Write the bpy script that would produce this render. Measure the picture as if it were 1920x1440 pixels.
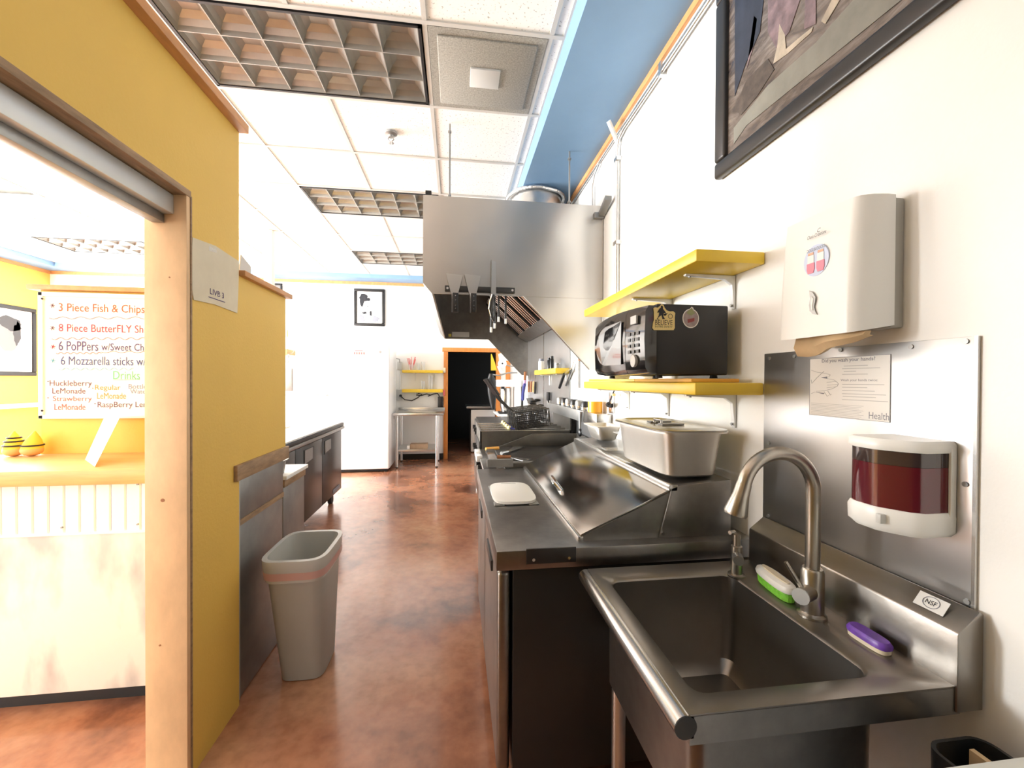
import bpy, bmesh, math, random
from mathutils import Vector, Matrix
random.seed(7)
for o in list(bpy.data.objects): bpy.data.objects.remove(o)
S = bpy.context.scene
C = S.collection
PI = math.pi
# ---------------------------------------------------------------- camera
FPX = 783.04
yaw, pitch, roll = (math.radians(a) for a in (7.615, -0.491, 0.284))
f = Vector((math.sin(yaw), math.cos(yaw), 0)); r = Vector((math.cos(yaw), -math.sin(yaw), 0)); u = Vector((0, 0, 1))
f, u = math.cos(pitch)*f + math.sin(pitch)*u, math.cos(pitch)*u - math.sin(pitch)*f
r, u = math.cos(roll)*r + math.sin(roll)*u, math.cos(roll)*u - math.sin(roll)*r
CAM = Vector((0, 0, 1.42))
cd = bpy.data.cameras.new('camera'); cam = bpy.data.objects.new('camera', cd); C.objects.link(cam)
cd.sensor_fit = 'HORIZONTAL'; cd.sensor_width = 36; cd.lens = 36*FPX/1920; cd.clip_start = .02; cd.clip_end = 60
cam.matrix_world = Matrix((( r.x, u.x, -f.x, CAM.x), (r.y, u.y, -f.y, CAM.y), (r.z, u.z, -f.z, CAM.z), (0, 0, 0, 1)))
S.camera = cam
def P(px, py, X=None, Y=None, Z=None):
    """photo pixel (1920x1440) -> point on the plane X=, Y= or Z="""
    d = r*((px-960)/FPX) + u*((720-py)/FPX) + f
    if X is not None: k = (X-CAM.x)/d.x
    elif Y is not None: k = (Y-CAM.y)/d.y
    else: k = (Z-CAM.z)/d.z
    return CAM + d*k
# ---------------------------------------------------------------- light: daylight through the dining-room windows
S.view_settings.view_transform = 'Standard'; S.view_settings.look = 'None'; S.view_settings.gamma = 1
S.view_settings.use_curve_mapping = False
S.view_settings.exposure = 0.95
W = bpy.data.worlds.new('world'); S.world = W; W.use_nodes = True
W.node_tree.nodes['Background'].inputs[0].default_value = (.85, .93, 1, 1)
W.node_tree.nodes['Background'].inputs[1].default_value = 1.0
XL, XW, YB, YF, ZC = -6.45, 1.03, 7.62, -3.2, 3.2
WINS_L = [(-2.6, -.6), (.4, 2.4), (3.0, 4.5), (4.8, 6.3)]      # window spans (Y) in the left wall
WINS_F = [(-6.0, -4.0), (-3.6, -1.6)]              # window spans (X) in the front wall behind the camera
WZ0, WZ1 = .75, 2.75
PXN = -.93
def area(name, loc, rot, sx, sy, power, col):
    l = bpy.data.lights.new(name, 'AREA'); l.shape = 'RECTANGLE'; l.size = sx; l.size_y = sy; l.energy = power; l.color = col
    o = bpy.data.objects.new(name, l); C.objects.link(o); o.location = loc; o.rotation_euler = rot
DAY = (.94, .98, 1)
for (a, b), pw in zip(WINS_L, (60, 80, 330, 330)): area('window_daylight', (XL+.03, (a+b)/2, (WZ0+WZ1)/2), (0, -PI/2, 0), WZ1-WZ0, b-a, pw, DAY)
for a, b in WINS_F: area('window_daylight', ((a+b)/2, YF+.03, (WZ0+WZ1)/2), (PI/2, 0, 0), b-a, WZ1-WZ0, 22, DAY)
# ---------------------------------------------------------------- materials
MATS = {}
def mat(name, col, rough=.5, metal=0., noise=None, bump=None, coat=0., trans=0., alpha=1., stretch=None, col2=None, ior=None, spec=None):
    m = bpy.data.materials.new(name); m.use_nodes = True; nt = m.node_tree; b = nt.nodes['Principled BSDF']
    b.inputs['Base Color'].default_value = (*col, 1); b.inputs['Roughness'].default_value = rough; b.inputs['Metallic'].default_value = metal
    if coat: b.inputs['Coat Weight'].default_value = coat; b.inputs['Coat Roughness'].default_value = .12
    if trans: b.inputs['Transmission Weight'].default_value = trans
    if ior: b.inputs['IOR'].default_value = ior
    if spec is not None: b.inputs['Specular IOR Level'].default_value = spec
    if alpha < 1: b.inputs['Alpha'].default_value = alpha
    if noise or bump:
        tc = nt.nodes.new('ShaderNodeTexCoord'); mp = nt.nodes.new('ShaderNodeMapping'); nt.links.new(tc.outputs['Object'], mp.inputs[0])
        if stretch: mp.inputs['Scale'].default_value = stretch
    if noise:
        sc, amt = noise
        n = nt.nodes.new('ShaderNodeTexNoise'); n.inputs['Scale'].default_value = sc; n.inputs['Detail'].default_value = 6; n.inputs['Roughness'].default_value = .62
        nt.links.new(mp.outputs[0], n.inputs['Vector'])
        rp = nt.nodes.new('ShaderNodeValToRGB'); rp.color_ramp.elements[0].position = .32; rp.color_ramp.elements[1].position = .68
        c2 = col2 or tuple(c*(1-amt) for c in col)
        rp.color_ramp.elements[0].color = (*c2, 1); rp.color_ramp.elements[1].color = (*col, 1)
        nt.links.new(n.outputs['Fac'], rp.inputs[0]); nt.links.new(rp.outputs[0], b.inputs['Base Color'])
    if bump:
        sc, st = bump
        n = nt.nodes.new('ShaderNodeTexNoise'); n.inputs['Scale'].default_value = sc; n.inputs['Detail'].default_value = 3 if sc > 5 else .6
        nt.links.new(mp.outputs[0], n.inputs['Vector'])
        bn = nt.nodes.new('ShaderNodeBump'); bn.inputs['Strength'].default_value = st; bn.inputs['Distance'].default_value = .02
        nt.links.new(n.outputs['Fac'], bn.inputs['Height']); nt.links.new(bn.outputs[0], b.inputs['Normal'])
    MATS[name] = m
    return m
wall_white = mat('wall_white', (.87, .86, .83), .6, bump=(60, .04))
yellow = mat('yellow_paint', (.80, .52, .10), .55, noise=(3, .05), bump=(90, .06))
yellow_gloss = mat('yellow_gloss', (.90, .62, .05), .35, noise=(5, .04))
blue = mat('blue_paint', (.19, .325, .50), .5, noise=(2, .08))
ceil_white = mat('ceiling_white', (.84, .82, .78), .8)
tee_white = mat('tee_white', (.56, .54, .50), .5)
wood_pale = mat('wood_pale', (.83, .55, .30), .5, noise=(6, .22), stretch=(1.5, 8, .7))
wood_h = mat('wood_board', (.82, .50, .22), .35, noise=(5, .25), stretch=(.8, 8, 8))
wood_trim = mat('wood_trim', (.70, .33, .12), .5, noise=(6, .3), stretch=(3, .8, 3))
wood_rough = mat('wood_rough', (.42, .27, .15), .6, noise=(9, .45), stretch=(6, 1.2, 6))
door_orange = mat('wood_orange', (.72, .27, .06), .45, noise=(8, .25), stretch=(4, 4, 1))
steel = mat('stainless_steel', (.62, .61, .59), .26, 1, noise=(3, .10))
steel_plate = mat('stainless_plate', (.58, .58, .58), .36, 1, noise=(2.2, .12), bump=(2.0, .04))
steel_hood = mat('stainless_hood', (.55, .53, .50), .27, 1, noise=(2, .08), bump=(3.0, .5))
steel_dark = mat('stainless_worn', (.35, .34, .325), .34, 1, noise=(14, .22), bump=(30, .03))
steel_cook = mat('fryer_steel', (.20, .19, .17), .42, .8, noise=(8, .3))
steel_grey = mat('steel_dull', (.36, .36, .35), .42, .8, noise=(8, .2))
aluminium = mat('aluminium', (.60, .62, .62), .45, .6)
galv = mat('galvanised', (.72, .72, .71), .3, 1, noise=(12, .15))
chrome = mat('chrome', (.8, .8, .8), .08, 1)
black_metal = mat('black_cabinet', (.035, .033, .032), .32, .3)
black = mat('black_plastic', (.012, .012, .013), .38)
black_gloss = mat('black_gloss', (.01, .01, .011), .08, coat=.6)
dark_glass = mat('dark_glass', (.02, .02, .022), .03, coat=1)
iron = mat('griddle_iron', (.045, .04, .035), .5, .6, noise=(10, .5), bump=(25, .1))
white_pl = mat('white_plastic', (.86, .86, .83), .35)
white_en = mat('white_enamel', (.88, .88, .87), .25, coat=.3)
white_paper = mat('white_paper', (.88, .87, .84), .7)
aged_paper = mat('aged_paper', (.74, .66, .50), .8, noise=(9, .08))
kraft = mat('kraft_paper', (.62, .44, .25), .8, noise=(14, .15))
grey_pl = mat('grey_plastic', (.43, .42, .38), .45, noise=(6, .06))
grey_lt = mat('grey_light_plastic', (.55, .55, .53), .45)
rubber = mat('rubber', (.02, .02, .02), .7)
grey_mesh = mat('vent_grey', (.40, .38, .33), .6, noise=(120, .45))
louvre = mat('louvre_aluminium', (.40, .385, .35), .32, .45, noise=(5, .2))
louvre_top = mat('troffer_reflector', (.40, .385, .35), .32, .45, noise=(4, .3))
brown_handle = mat('wood_handle', (.40, .16, .06), .5, noise=(12, .3))
orange_pl = mat('orange_plastic', (.85, .42, .08), .4)
orange_sauce = mat('orange_sauce', (.90, .42, .03), .3)
green_br = mat('green_bristles', (.25, .75, .06), .6, noise=(80, .4))
purple = mat('purple_plastic', (.22, .08, .55), .35, noise=(30, .5))
pink = mat('pink_ribbon', (.74, .42, .37), .6, alpha=.7)
clear = mat('clear_plastic', (.92, .93, .93), .08, alpha=.28)
bag_film = mat('bag_film', (.86, .86, .82), .25, alpha=.5)
soap_red = mat('red_soap', (.11, .010, .018), .12, coat=1)
smoke_pl = mat('smoked_plastic', (.07, .04, .04), .06, alpha=.72, coat=1)
ink = mat('ink_black', (.02, .02, .025), .7)
ink_grey = mat('ink_grey', (.25, .26, .30), .7)
ink_lt = mat('ink_light_grey', (.50, .50, .50), .7)
mk = {k: mat('marker_'+k, c, .6) for k, c in dict(orange=(.42, .09, .02), red=(.40, .03, .06), purple=(.07, .03, .14), navy=(.05, .06, .20), green=(.16, .48, .26), yellow=(.50, .25, .05), pink=(.45, .10, .10), plum=(.15, .05, .09), cyan=(.12, .42, .55), salmon=(.5, .25, .2), grey=(.24, .22, .30)).items()}
red = mat('red_print', (.72, .16, .16), .6)
rose = mat('rose_print', (.85, .28, .36), .6)
pale_blue = mat('pale_blue_print', (.62, .70, .88), .6)
tan_st = mat('sticker_tan', (.83, .66, .28), .55)
olive = mat('sticker_olive', (.30, .33, .16), .6)
mauve = mat('sticker_mauve', (.42, .34, .33), .6, noise=(60, .3))
skin_orange = mat('plush_orange', (.85, .45, .18), .8)
plush_yellow = mat('plush_yellow', (.88, .62, .08), .85)
dark_room = mat('unlit_room_dark', (.02, .018, .016), .8)  # the store room's lack of light, put into a near-black wall colour
blue_glove = mat('blue_fabric', (.05, .06, .25), .7)
lilac = mat('lilac_fabric', (.70, .42, .70), .7)
sill_white = mat('sill_white', (.9, .9, .88), .4)
def special_materials():
    # stained concrete floor
    m = mat('stained_concrete', (.3, .1, .05), .27, coat=.5); nt = m.node_tree; b = nt.nodes['Principled BSDF']
    tc = nt.nodes.new('ShaderNodeTexCoord')
    n1 = nt.nodes.new('ShaderNodeTexNoise'); n1.inputs['Scale'].default_value = 1.3; n1.inputs['Detail'].default_value = 8; n1.inputs['Roughness'].default_value = .6
    n2 = nt.nodes.new('ShaderNodeTexNoise'); n2.inputs['Scale'].default_value = 22; n2.inputs['Detail'].default_value = 6
    rp = nt.nodes.new('ShaderNodeValToRGB'); e = rp.color_ramp.elements
    e[0].position = .34; e[0].color = (.13, .048, .027, 1); e[1].position = .72; e[1].color = (.60, .33, .19, 1)
    k = e.new(.5); k.color = (.44, .185, .098, 1)
    mx = nt.nodes.new('ShaderNodeMixRGB'); mx.blend_type = 'MULTIPLY'; mx.inputs[0].default_value = .45
    nt.links.new(tc.outputs['Object'], n1.inputs[0]); nt.links.new(tc.outputs['Object'], n2.inputs[0])
    nt.links.new(n1.outputs['Fac'], rp.inputs[0]); nt.links.new(rp.outputs[0], mx.inputs[1])
    r2 = nt.nodes.new('ShaderNodeValToRGB'); r2.color_ramp.elements[0].position = .3; r2.color_ramp.elements[0].color = (.55, .5, .5, 1); r2.color_ramp.elements[1].position = .6
    nt.links.new(n2.outputs['Fac'], r2.inputs[0]); nt.links.new(r2.outputs[0], mx.inputs[2]); nt.links.new(mx.outputs[0], b.inputs['Base Color'])
    # acoustic ceiling tile, pinholes and fissures
    m = mat('acoustic_tile', (.86, .84, .80), .85); nt = m.node_tree; b = nt.nodes['Principled BSDF']
    tc = nt.nodes.new('ShaderNodeTexCoord'); n = nt.nodes.new('ShaderNodeTexNoise'); n.inputs['Scale'].default_value = 75; n.inputs['Detail'].default_value = 2
    rp = nt.nodes.new('ShaderNodeValToRGB'); e = rp.color_ramp.elements
    e[0].position = .30; e[0].color = (.42, .40, .36, 1); e[1].position = .38; e[1].color = (.87, .85, .81, 1)
    nt.links.new(tc.outputs['Object'], n.inputs[0]); nt.links.new(n.outputs['Fac'], rp.inputs[0]); nt.links.new(rp.outputs[0], b.inputs['Base Color'])
    # scuffed white panel of the serving counter
    m = mat('scuffed_white', (.8, .78, .75), .55); nt = m.node_tree; b = nt.nodes['Principled BSDF']
    tc = nt.nodes.new('ShaderNodeTexCoord'); mp = nt.nodes.new('ShaderNodeMapping'); mp.inputs['Scale'].default_value = (3.6, 1, 1.5); mp.inputs['Rotation'].default_value = (0, .2, 0)
    n = nt.nodes.new('ShaderNodeTexNoise'); n.inputs['Scale'].default_value = 1.6; n.inputs['Detail'].default_value = 4
    rp = nt.nodes.new('ShaderNodeValToRGB'); e = rp.color_ramp.elements
    e[0].position = .33; e[0].color = (.50, .48, .49, 1); e[1].position = .52; e[1].color = (.84, .81, .78, 1)
    nt.links.new(tc.outputs['Object'], mp.inputs[0]); nt.links.new(mp.outputs[0], n.inputs[0]); nt.links.new(n.outputs['Fac'], rp.inputs[0]); nt.links.new(rp.outputs[0], b.inputs['Base Color'])
    # the dim photograph in the big frame: streaky browns, greys and navy
    m = mat('photo_print', (.2, .15, .12), .25, coat=.5); nt = m.node_tree; b = nt.nodes['Principled BSDF']
    tc = nt.nodes.new('ShaderNodeTexCoord'); mp = nt.nodes.new('ShaderNodeMapping'); mp.inputs['Scale'].default_value = (1, 1.6, 6); mp.inputs['Rotation'].default_value = (.35, 0, 0)
    n = nt.nodes.new('ShaderNodeTexNoise'); n.inputs['Scale'].default_value = 3.2; n.inputs['Detail'].default_value = 9; n.inputs['Roughness'].default_value = .7; n.inputs['Distortion'].default_value = .8
    rp = nt.nodes.new('ShaderNodeValToRGB'); e = rp.color_ramp.elements
    e[0].position = .30; e[0].color = (.025, .027, .04, 1); e[1].position = .75; e[1].color = (.36, .29, .23, 1)
    k = e.new(.45); k.color = (.10, .075, .06, 1); k = e.new(.58); k.color = (.20, .165, .14, 1)
    nt.links.new(tc.outputs['Object'], mp.inputs[0]); nt.links.new(mp.outputs[0], n.inputs[0]); nt.links.new(n.outputs['Fac'], rp.inputs[0]); nt.links.new(rp.outputs[0], b.inputs['Base Color'])
    # soft grey portrait photograph
    m = mat('grey_photo', (.5, .5, .5), .4); nt = m.node_tree; b = nt.nodes['Principled BSDF']
    tc = nt.nodes.new('ShaderNodeTexCoord'); n = nt.nodes.new('ShaderNodeTexNoise'); n.inputs['Scale'].default_value = 5; n.inputs['Detail'].default_value = 3
    rp = nt.nodes.new('ShaderNodeValToRGB'); e = rp.color_ramp.elements; e[0].position = .3; e[0].color = (.3, .3, .3, 1); e[1].position = .6; e[1].color = (.8, .8, .79, 1)
    nt.links.new(tc.outputs['Object'], n.inputs[0]); nt.links.new(n.outputs['Fac'], rp.inputs[0]); nt.links.new(rp.outputs[0], b.inputs['Base Color'])
special_materials()
floor_m, tile_m, scuffed, photo_m, grey_photo = (MATS[k] for k in ('stained_concrete', 'acoustic_tile', 'scuffed_white', 'photo_print', 'grey_photo'))
# ---------------------------------------------------------------- mesh building helpers
WP = {}
class MB:
    """collects shapes; obj() links them as one mesh object"""
    def __init__(s): s.v = []; s.f = []
    def add(s, vs, fs):
        n = len(s.v); s.v += [Vector(p) for p in vs]; s.f += [[i+n for i in q] for q in fs]; return s
    def box(s, x0, x1, y0, y1, z0, z1):
        return s.add([(x, y, z) for z in (z0, z1) for y in (y0, y1) for x in (x0, x1)],
                     [(0, 2, 3, 1), (4, 5, 7, 6), (0, 1, 5, 4), (2, 6, 7, 3), (0, 4, 6, 2), (1, 3, 7, 5)])
    def obox(s, c, ax, ay, az):
        """oriented box: centre and three half-axis vectors"""
        c, ax, ay, az = map(Vector, (c, ax, ay, az))
        return s.add([c + i*ax + j*ay + k*az for k in (-1, 1) for j in (-1, 1) for i in (-1, 1)],
                     [(0, 2, 3, 1), (4, 5, 7, 6), (0, 1, 5, 4), (2, 6, 7, 3), (0, 4, 6, 2), (1, 3, 7, 5)])
    def prism(s, poly, axis, a, b):
        """polygon extruded along axis: 'X' poly=(y,z), 'Y' poly=(x,z), 'Z' poly=(x,y)"""
        def mk_(p, t): return {'X': (t, p[0], p[1]), 'Y': (p[0], t, p[1]), 'Z': (p[0], p[1], t)}[axis]
        n = len(poly)
        return s.add([mk_(p, a) for p in poly] + [mk_(p, b) for p in poly],
                     [list(range(n))[::-1], list(range(n, 2*n))] + [(i, (i+1) % n, n+(i+1) % n, n+i) for i in range(n)])
    def loft(s, rings, cap0=True, cap1=True):
        n = len(rings[0]); vs = [p for q in rings for p in q]; fs = []
        for k in range(len(rings)-1):
            fs += [(k*n+i, k*n+(i+1) % n, (k+1)*n+(i+1) % n, (k+1)*n+i) for i in range(n)]
        if cap0: fs.append(list(range(n))[::-1])
        if cap1: fs.append([(len(rings)-1)*n+i for i in range(n)])
        return s.add(vs, fs)
    def cyl(s, p0, p1, r0, r1=None, n=16):
        return s.tube([p0, p1], [r0, r0 if r1 is None else r1], n)
    def tube(s, pts, rad, n=12):
        pts = [Vector(p) for p in pts]; m = len(pts)
        rad = rad if isinstance(rad, (list, tuple)) else [rad]*m
        rings = []; prev = None
        for i, p in enumerate(pts):
            t = (pts[min(i+1, m-1)] - pts[max(i-1, 0)]).normalized()
            if prev is None:
                a = Vector((0, 0, 1)) if abs(t.z) < .9 else Vector((1, 0, 0)); nx = t.cross(a).normalized()
            else: nx = (prev - t*prev.dot(t)).normalized()
            prev = nx; ny = t.cross(nx)
            rings.append([p + (nx*math.cos(2*PI*k/n) + ny*math.sin(2*PI*k/n))*rad[i] for k in range(n)])
        return s.loft(rings)
    def lathe(s, c, prof, n=24, cap0=True, cap1=True):
        c = Vector(c)
        return s.loft([[c + Vector((rr*math.cos(2*PI*k/n), rr*math.sin(2*PI*k/n), z)) for k in range(n)] for rr, z in prof], cap0, cap1)
    def ellipsoid(s, c, rx, ry, rz, n=14, m=9):
        c = Vector(c); rings = []
        for j in range(m+1):
            t = -PI/2 + PI*(j+.02)/(m+.04)
            rings.append([c + Vector((rx*math.cos(t)*math.cos(2*PI*k/n), ry*math.cos(t)*math.sin(2*PI*k/n), rz*math.sin(t))) for k in range(n)])
        return s.loft(rings)
    def data(s, name, org, mt, smooth, bev=0, seg=2):
        me = bpy.data.meshes.new(name); me.from_pydata([p-org for p in s.v], [], s.f)
        bm = bmesh.new(); bm.from_mesh(me); bmesh.ops.recalc_face_normals(bm, faces=bm.faces)
        if bev: bmesh.ops.bevel(bm, geom=[e for e in bm.edges if len(e.link_faces) == 2 and e.calc_face_angle(0) > .5], offset=bev, segments=seg, affect='EDGES', profile=.5, clamp_overlap=True)
        bm.to_mesh(me); bm.free(); me.materials.append(mt)
        if smooth or bev:
            me.shade_smooth(); me.set_sharp_from_angle(angle=math.radians(42))
        return me
    def obj(s, name, mt, parent=None, bev=0, smooth=False, kind=None, seg=2, label=None):
        if parent is None:
            lo = Vector([min(p[i] for p in s.v) for i in range(3)]); hi = Vector([max(p[i] for p in s.v) for i in range(3)])
            org = Vector(((lo.x+hi.x)/2, (lo.y+hi.y)/2, lo.z))
        else: org = WP[parent]
        o = bpy.data.objects.new(name, s.data(name, org, mt, smooth, bev, seg)); C.objects.link(o); WP[o] = org
        if parent is None: o.location = org
        else: o.parent = parent
        if kind: o['kind'] = kind
        if label: o['label'] = label
        return o
def tag(o, label, cat, group=None):
    o['label'] = label; o['category'] = cat
    if group: o['group'] = group
    return o
def thing(name, label, cat, loc, group=None):
    o = bpy.data.objects.new(name, None); C.objects.link(o); o.location = loc; o.empty_display_size = .1; WP[o] = Vector(loc)
    return tag(o, label, cat, group)
def struct(o): o['kind'] = 'structure'; return o
def dup(o, parent, off, name=None):
    c = o.copy(); C.objects.link(c); c.parent = parent; c.location = Vector(off); WP[c] = WP[parent] + Vector(off) if parent else Vector(off)
    return c
def copy_tree(o, shift, label=None):
    c = o.copy(); C.objects.link(c); c.location = o.location + Vector(shift); WP[c] = WP[o] + Vector(shift)
    if label: c['label'] = label
    def kids(a, b):
        for ch in [x for x in C.objects if x.parent == a]:
            d = ch.copy(); C.objects.link(d); d.parent = b; WP[d] = WP[b]; kids(ch, d)
    kids(o, c)
    return c
def text(s, mt, parent, org, xd, ud, width=None, height=.02, name='lettering', shear=0., depth=.0004, spacing=1.0, bold=0.):
    """flat print: string fitted to width x height with its lower-left corner at org"""
    cu = bpy.data.curves.new('t', 'FONT'); cu.body = s; cu.size = 1; cu.shear = shear; cu.space_character = spacing; cu.offset = bold; cu.resolution_u = 3
    to = bpy.data.objects.new('t', cu); C.objects.link(to)
    dg = bpy.context.evaluated_depsgraph_get(); me = bpy.data.meshes.new_from_object(to.evaluated_get(dg))
    bpy.data.objects.remove(to); bpy.data.curves.remove(cu)
    vs = [v.co.copy() for v in me.vertices]; fs = [list(p.vertices) for p in me.polygons]; bpy.data.meshes.remove(me)
    x0 = min(v.x for v in vs); x1 = max(v.x for v in vs); y0 = min(v.y for v in vs); y1 = max(v.y for v in vs)
    sy = height/(y1-y0); sx = width/(x1-x0) if width else sy
    org, xd, ud = Vector(org), Vector(xd), Vector(ud)
    m = MB(); m.add([org + xd*((v.x-x0)*sx) + ud*((v.y-y0)*sy) for v in vs], fs)
    return m.obj(name, mt, parent)
def flat(poly, nrm, mt, parent, name, th=.0006, **k):
    """a thin printed patch: polygon of 3-D points, thickness along nrm"""
    nrm = Vector(nrm)*th; a = [Vector(p) for p in poly]; n = len(a)
    m = MB(); m.add(a + [p+nrm for p in a], [list(range(n))[::-1], list(range(n, 2*n))] + [(i, (i+1) % n, n+(i+1) % n, n+i) for i in range(n)])
    return m.obj(name, mt, parent, **k)
def ring(cx, cy, rx, ry, n=24, p=1.0):
    """superellipse outline"""
    out = []
    for k in range(n):
        c, s_ = math.cos(2*PI*k/n), math.sin(2*PI*k/n)
        out.append((cx + rx*math.copysign(abs(c)**p, c), cy + ry*math.copysign(abs(s_)**p, s_)))
    return out
def arc(c, a, b, rad, t0, t1, n=10):
    """points on an arc in the plane spanned by unit vectors a, b"""
    c, a, b = Vector(c), Vector(a), Vector(b)
    return [c + (a*math.cos(t0+(t1-t0)*i/n) + b*math.sin(t0+(t1-t0)*i/n))*rad for i in range(n+1)]
X_, Y_, Z_ = Vector((1, 0, 0)), Vector((0, 1, 0)), Vector((0, 0, 1))
# ================================================================ THE SETTING
T = .6466; GX, GY = -1.4575, 2.1345           # ceiling grid: pitch and the node (i=0, j=0)
SX, SY = .555, 7.30                           # soffit faces (right, back)
XN = XL + .33                                 # soffit face along the left wall
struct(MB().box(XL-.2, XW+.2, YF-.2, 10.4, -.12, 0).obj('floor', floor_m))
# walls
struct(MB().box(XW, XW+.15, YF, YB, 0, 3.3).obj('wall_right', wall_white))
DX0, DX1, DZ = -.148, .72, 1.93               # back doorway
wb = MB(); wb.box(XL, DX0, YB, YB+.15, 0, 3.3); wb.box(DX1, XW+.15, YB, YB+.15, 0, 3.3); wb.box(DX0, DX1, YB, YB+.15, DZ, 3.3)
struct(wb.obj('wall_back', wall_white))
wl = MB(); e = YF
for a, b in WINS_L: wl.box(XL-.15, XL, e, a, 0, 3.3); wl.box(XL-.15, XL, a, b, 0, WZ0); wl.box(XL-.15, XL, a, b, WZ1, 3.3); e = b
wl.box(XL-.15, XL, e, YB+.15, 0, 3.3)
struct(wl.obj('wall_left', yellow))
wf = MB(); e = XL-.15
for a, b in WINS_F: wf.box(e, a, YF-.15, YF, 0, 3.3); wf.box(a, b, YF-.15, YF, 0, WZ0); wf.box(a, b, YF-.15, YF, WZ1, 3.3); e = b
wf.box(e, PXN, YF-.15, YF, 0, 3.3)
struct(wf.obj('wall_front', wall_white))
struct(MB().box(PXN, XW+.15, YF-.15, YF, 0, 3.3).obj('wall_kitchen_front', mat('fill_cutting_brown', (.06, .045, .035), .6)))  # unseen wall, dark colour added to cut fill light on sink and prep table
for n, (a, b) in enumerate(WINS_L + WINS_F):
    side = n < len(WINS_L); m = MB(); g = MB(); m_ = (a+b)/2
    for p0, p1, q0, q1 in ((a, a+.05, WZ0, WZ1), (b-.05, b, WZ0, WZ1), (m_-.025, m_+.025, WZ0, WZ1), (a, b, WZ0, WZ0+.05), (a, b, WZ1-.05, WZ1)):
        m.box(XL-.10, XL-.05, p0, p1, q0, q1) if side else m.box(p0, p1, YF-.10, YF-.05, q0, q1)
    w = struct(m.obj('window_%d' % (n+1), white_en))
    g.box(XL-.08, XL-.075, a, b, WZ0, WZ1) if side else g.box(a, b, YF-.08, YF-.075, WZ0, WZ1)
    g.obj('pane', clear, w)
# dark store room behind the doorway
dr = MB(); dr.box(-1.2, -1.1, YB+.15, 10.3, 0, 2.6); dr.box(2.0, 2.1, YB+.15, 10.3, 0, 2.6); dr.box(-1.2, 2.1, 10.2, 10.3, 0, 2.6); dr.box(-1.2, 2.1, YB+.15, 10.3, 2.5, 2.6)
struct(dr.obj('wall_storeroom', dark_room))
# doorway casing
t = struct(MB().box(DX0-.075, DX0, YB-.02, YB+.17, 0, DZ).obj('trim_1', door_orange, bev=.003))
struct(MB().box(DX1, DX1+.09, YB-.02, YB+.17, 0, DZ).obj('trim_2', door_orange, bev=.003))
struct(MB().box(DX0-.10, DX1+.11, YB-.025, YB+.17, DZ, DZ+.075).obj('trim_3', door_orange, bev=.003))
struct(MB().box(.90, .985, YB-.02, YB, .9, 1.78).obj('trim_4', door_orange, bev=.003))
# baseboards
struct(MB().box(-1.0, DX0-.075, YB-.012, YB, 0, .10).obj('baseboard_back', black))
struct(MB().box(XW-.012, XW, YF, 1.3, 0, .10).obj('baseboard_right', black))
# soffits: right, back, left, with timber strip where they meet the walls
ZS = 3.065
struct(MB().box(SX, XW, YF, YB, ZS, 3.3).obj('soffit_right', blue))
struct(MB().box(XL, SX, SY, YB, 3.135, 3.3).obj('soffit_back', blue))
struct(MB().box(XL, XN, YF, SY, 3.135, 3.3).obj('soffit_left', blue))
struct(MB().box(XW-.02, XW, YF, YB, ZS-.035, ZS).obj('trim_5', wood_trim))
struct(MB().box(XL, XW-.02, YB-.02, YB, 3.085, 3.135).obj('trim_6', wood_trim))
struct(MB().box(XL, XL+.02, YF, YB-.02, 3.085, 3.135).obj('trim_7', wood_trim))
# ceiling: slab, grid bars, tiles
ceiling = struct(MB().box(XL-.15, XW+.15, YF-.15, 8.0, 3.3, 3.4).obj('ceiling', ceil_white))
xs = sorted({round(max(XN, min(SX, GX+i*T)), 4) for i in range(-9, 5)})
ys = sorted({round(max(YF, min(SY, GY+j*T)), 4) for j in range(-10, 10)})
FIX = {(i, j) for j in (0, 3, 6) for i in (0, 1)} | {(2, 0)} | {(i, j) for j in (0, 3, 6) for i in (-6, -5)}
def gi(v, g): q = (v-g)/T; return round(q) if abs(q-round(q)) < .01 else None
def inside(i0, j0, i1, j1):   # both cells belong to one two-cell fixture
    return (i0, j0) in FIX and (i1, j1) in FIX
def runs(line, steps, blocked, build):
    st = None
    for a, b in zip(steps, steps[1:]):
        if blocked(a):
            if st is not None: build(st, a); st = None
        elif st is None: st = a
    if st is not None: build(st, steps[-1])
for x in xs:
    i_ = gi(x, GX)
    runs(x, ys, lambda a: i_ is not None and inside(i_-1, gi(a, GY), i_, gi(a, GY)) and i_ in (1, -5), lambda a, b: MB().box(x-.012, x+.012, a, b, ZC, ZC+.02).obj('grid_bar', tee_white, ceiling))
for y in ys: MB().box(XN, SX, y-.012, y+.012, ZC-.001, ZC+.02).obj('grid_bar', tee_white, ceiling)
cache = {}
for a, b in zip(xs, xs[1:]):
    for c, d in zip(ys, ys[1:]):
        key_ij = (round((a-GX)/T - .0) if abs((a-GX)/T - round((a-GX)/T)) < .01 else None, round((c-GY)/T) if abs((c-GY)/T - round((c-GY)/T)) < .01 else None)
        if key_ij in FIX: continue
        w, h = round(b-a, 3), round(d-c, 3)
        if (w, h) not in cache:
            m = MB(); m.box(-w/2+.008, w/2-.008, -h/2+.008, h/2-.008, 0, .016); cache[(w, h)] = m.data('ceiling_tile', Vector((0, 0, 0)), tile_m, False)
        o = bpy.data.objects.new('ceiling_tile', cache[(w, h)]); C.objects.link(o); o.parent = ceiling
        o.location = Vector(((a+b)/2, (c+d)/2, ZC+.008)) - WP[ceiling]
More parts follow.
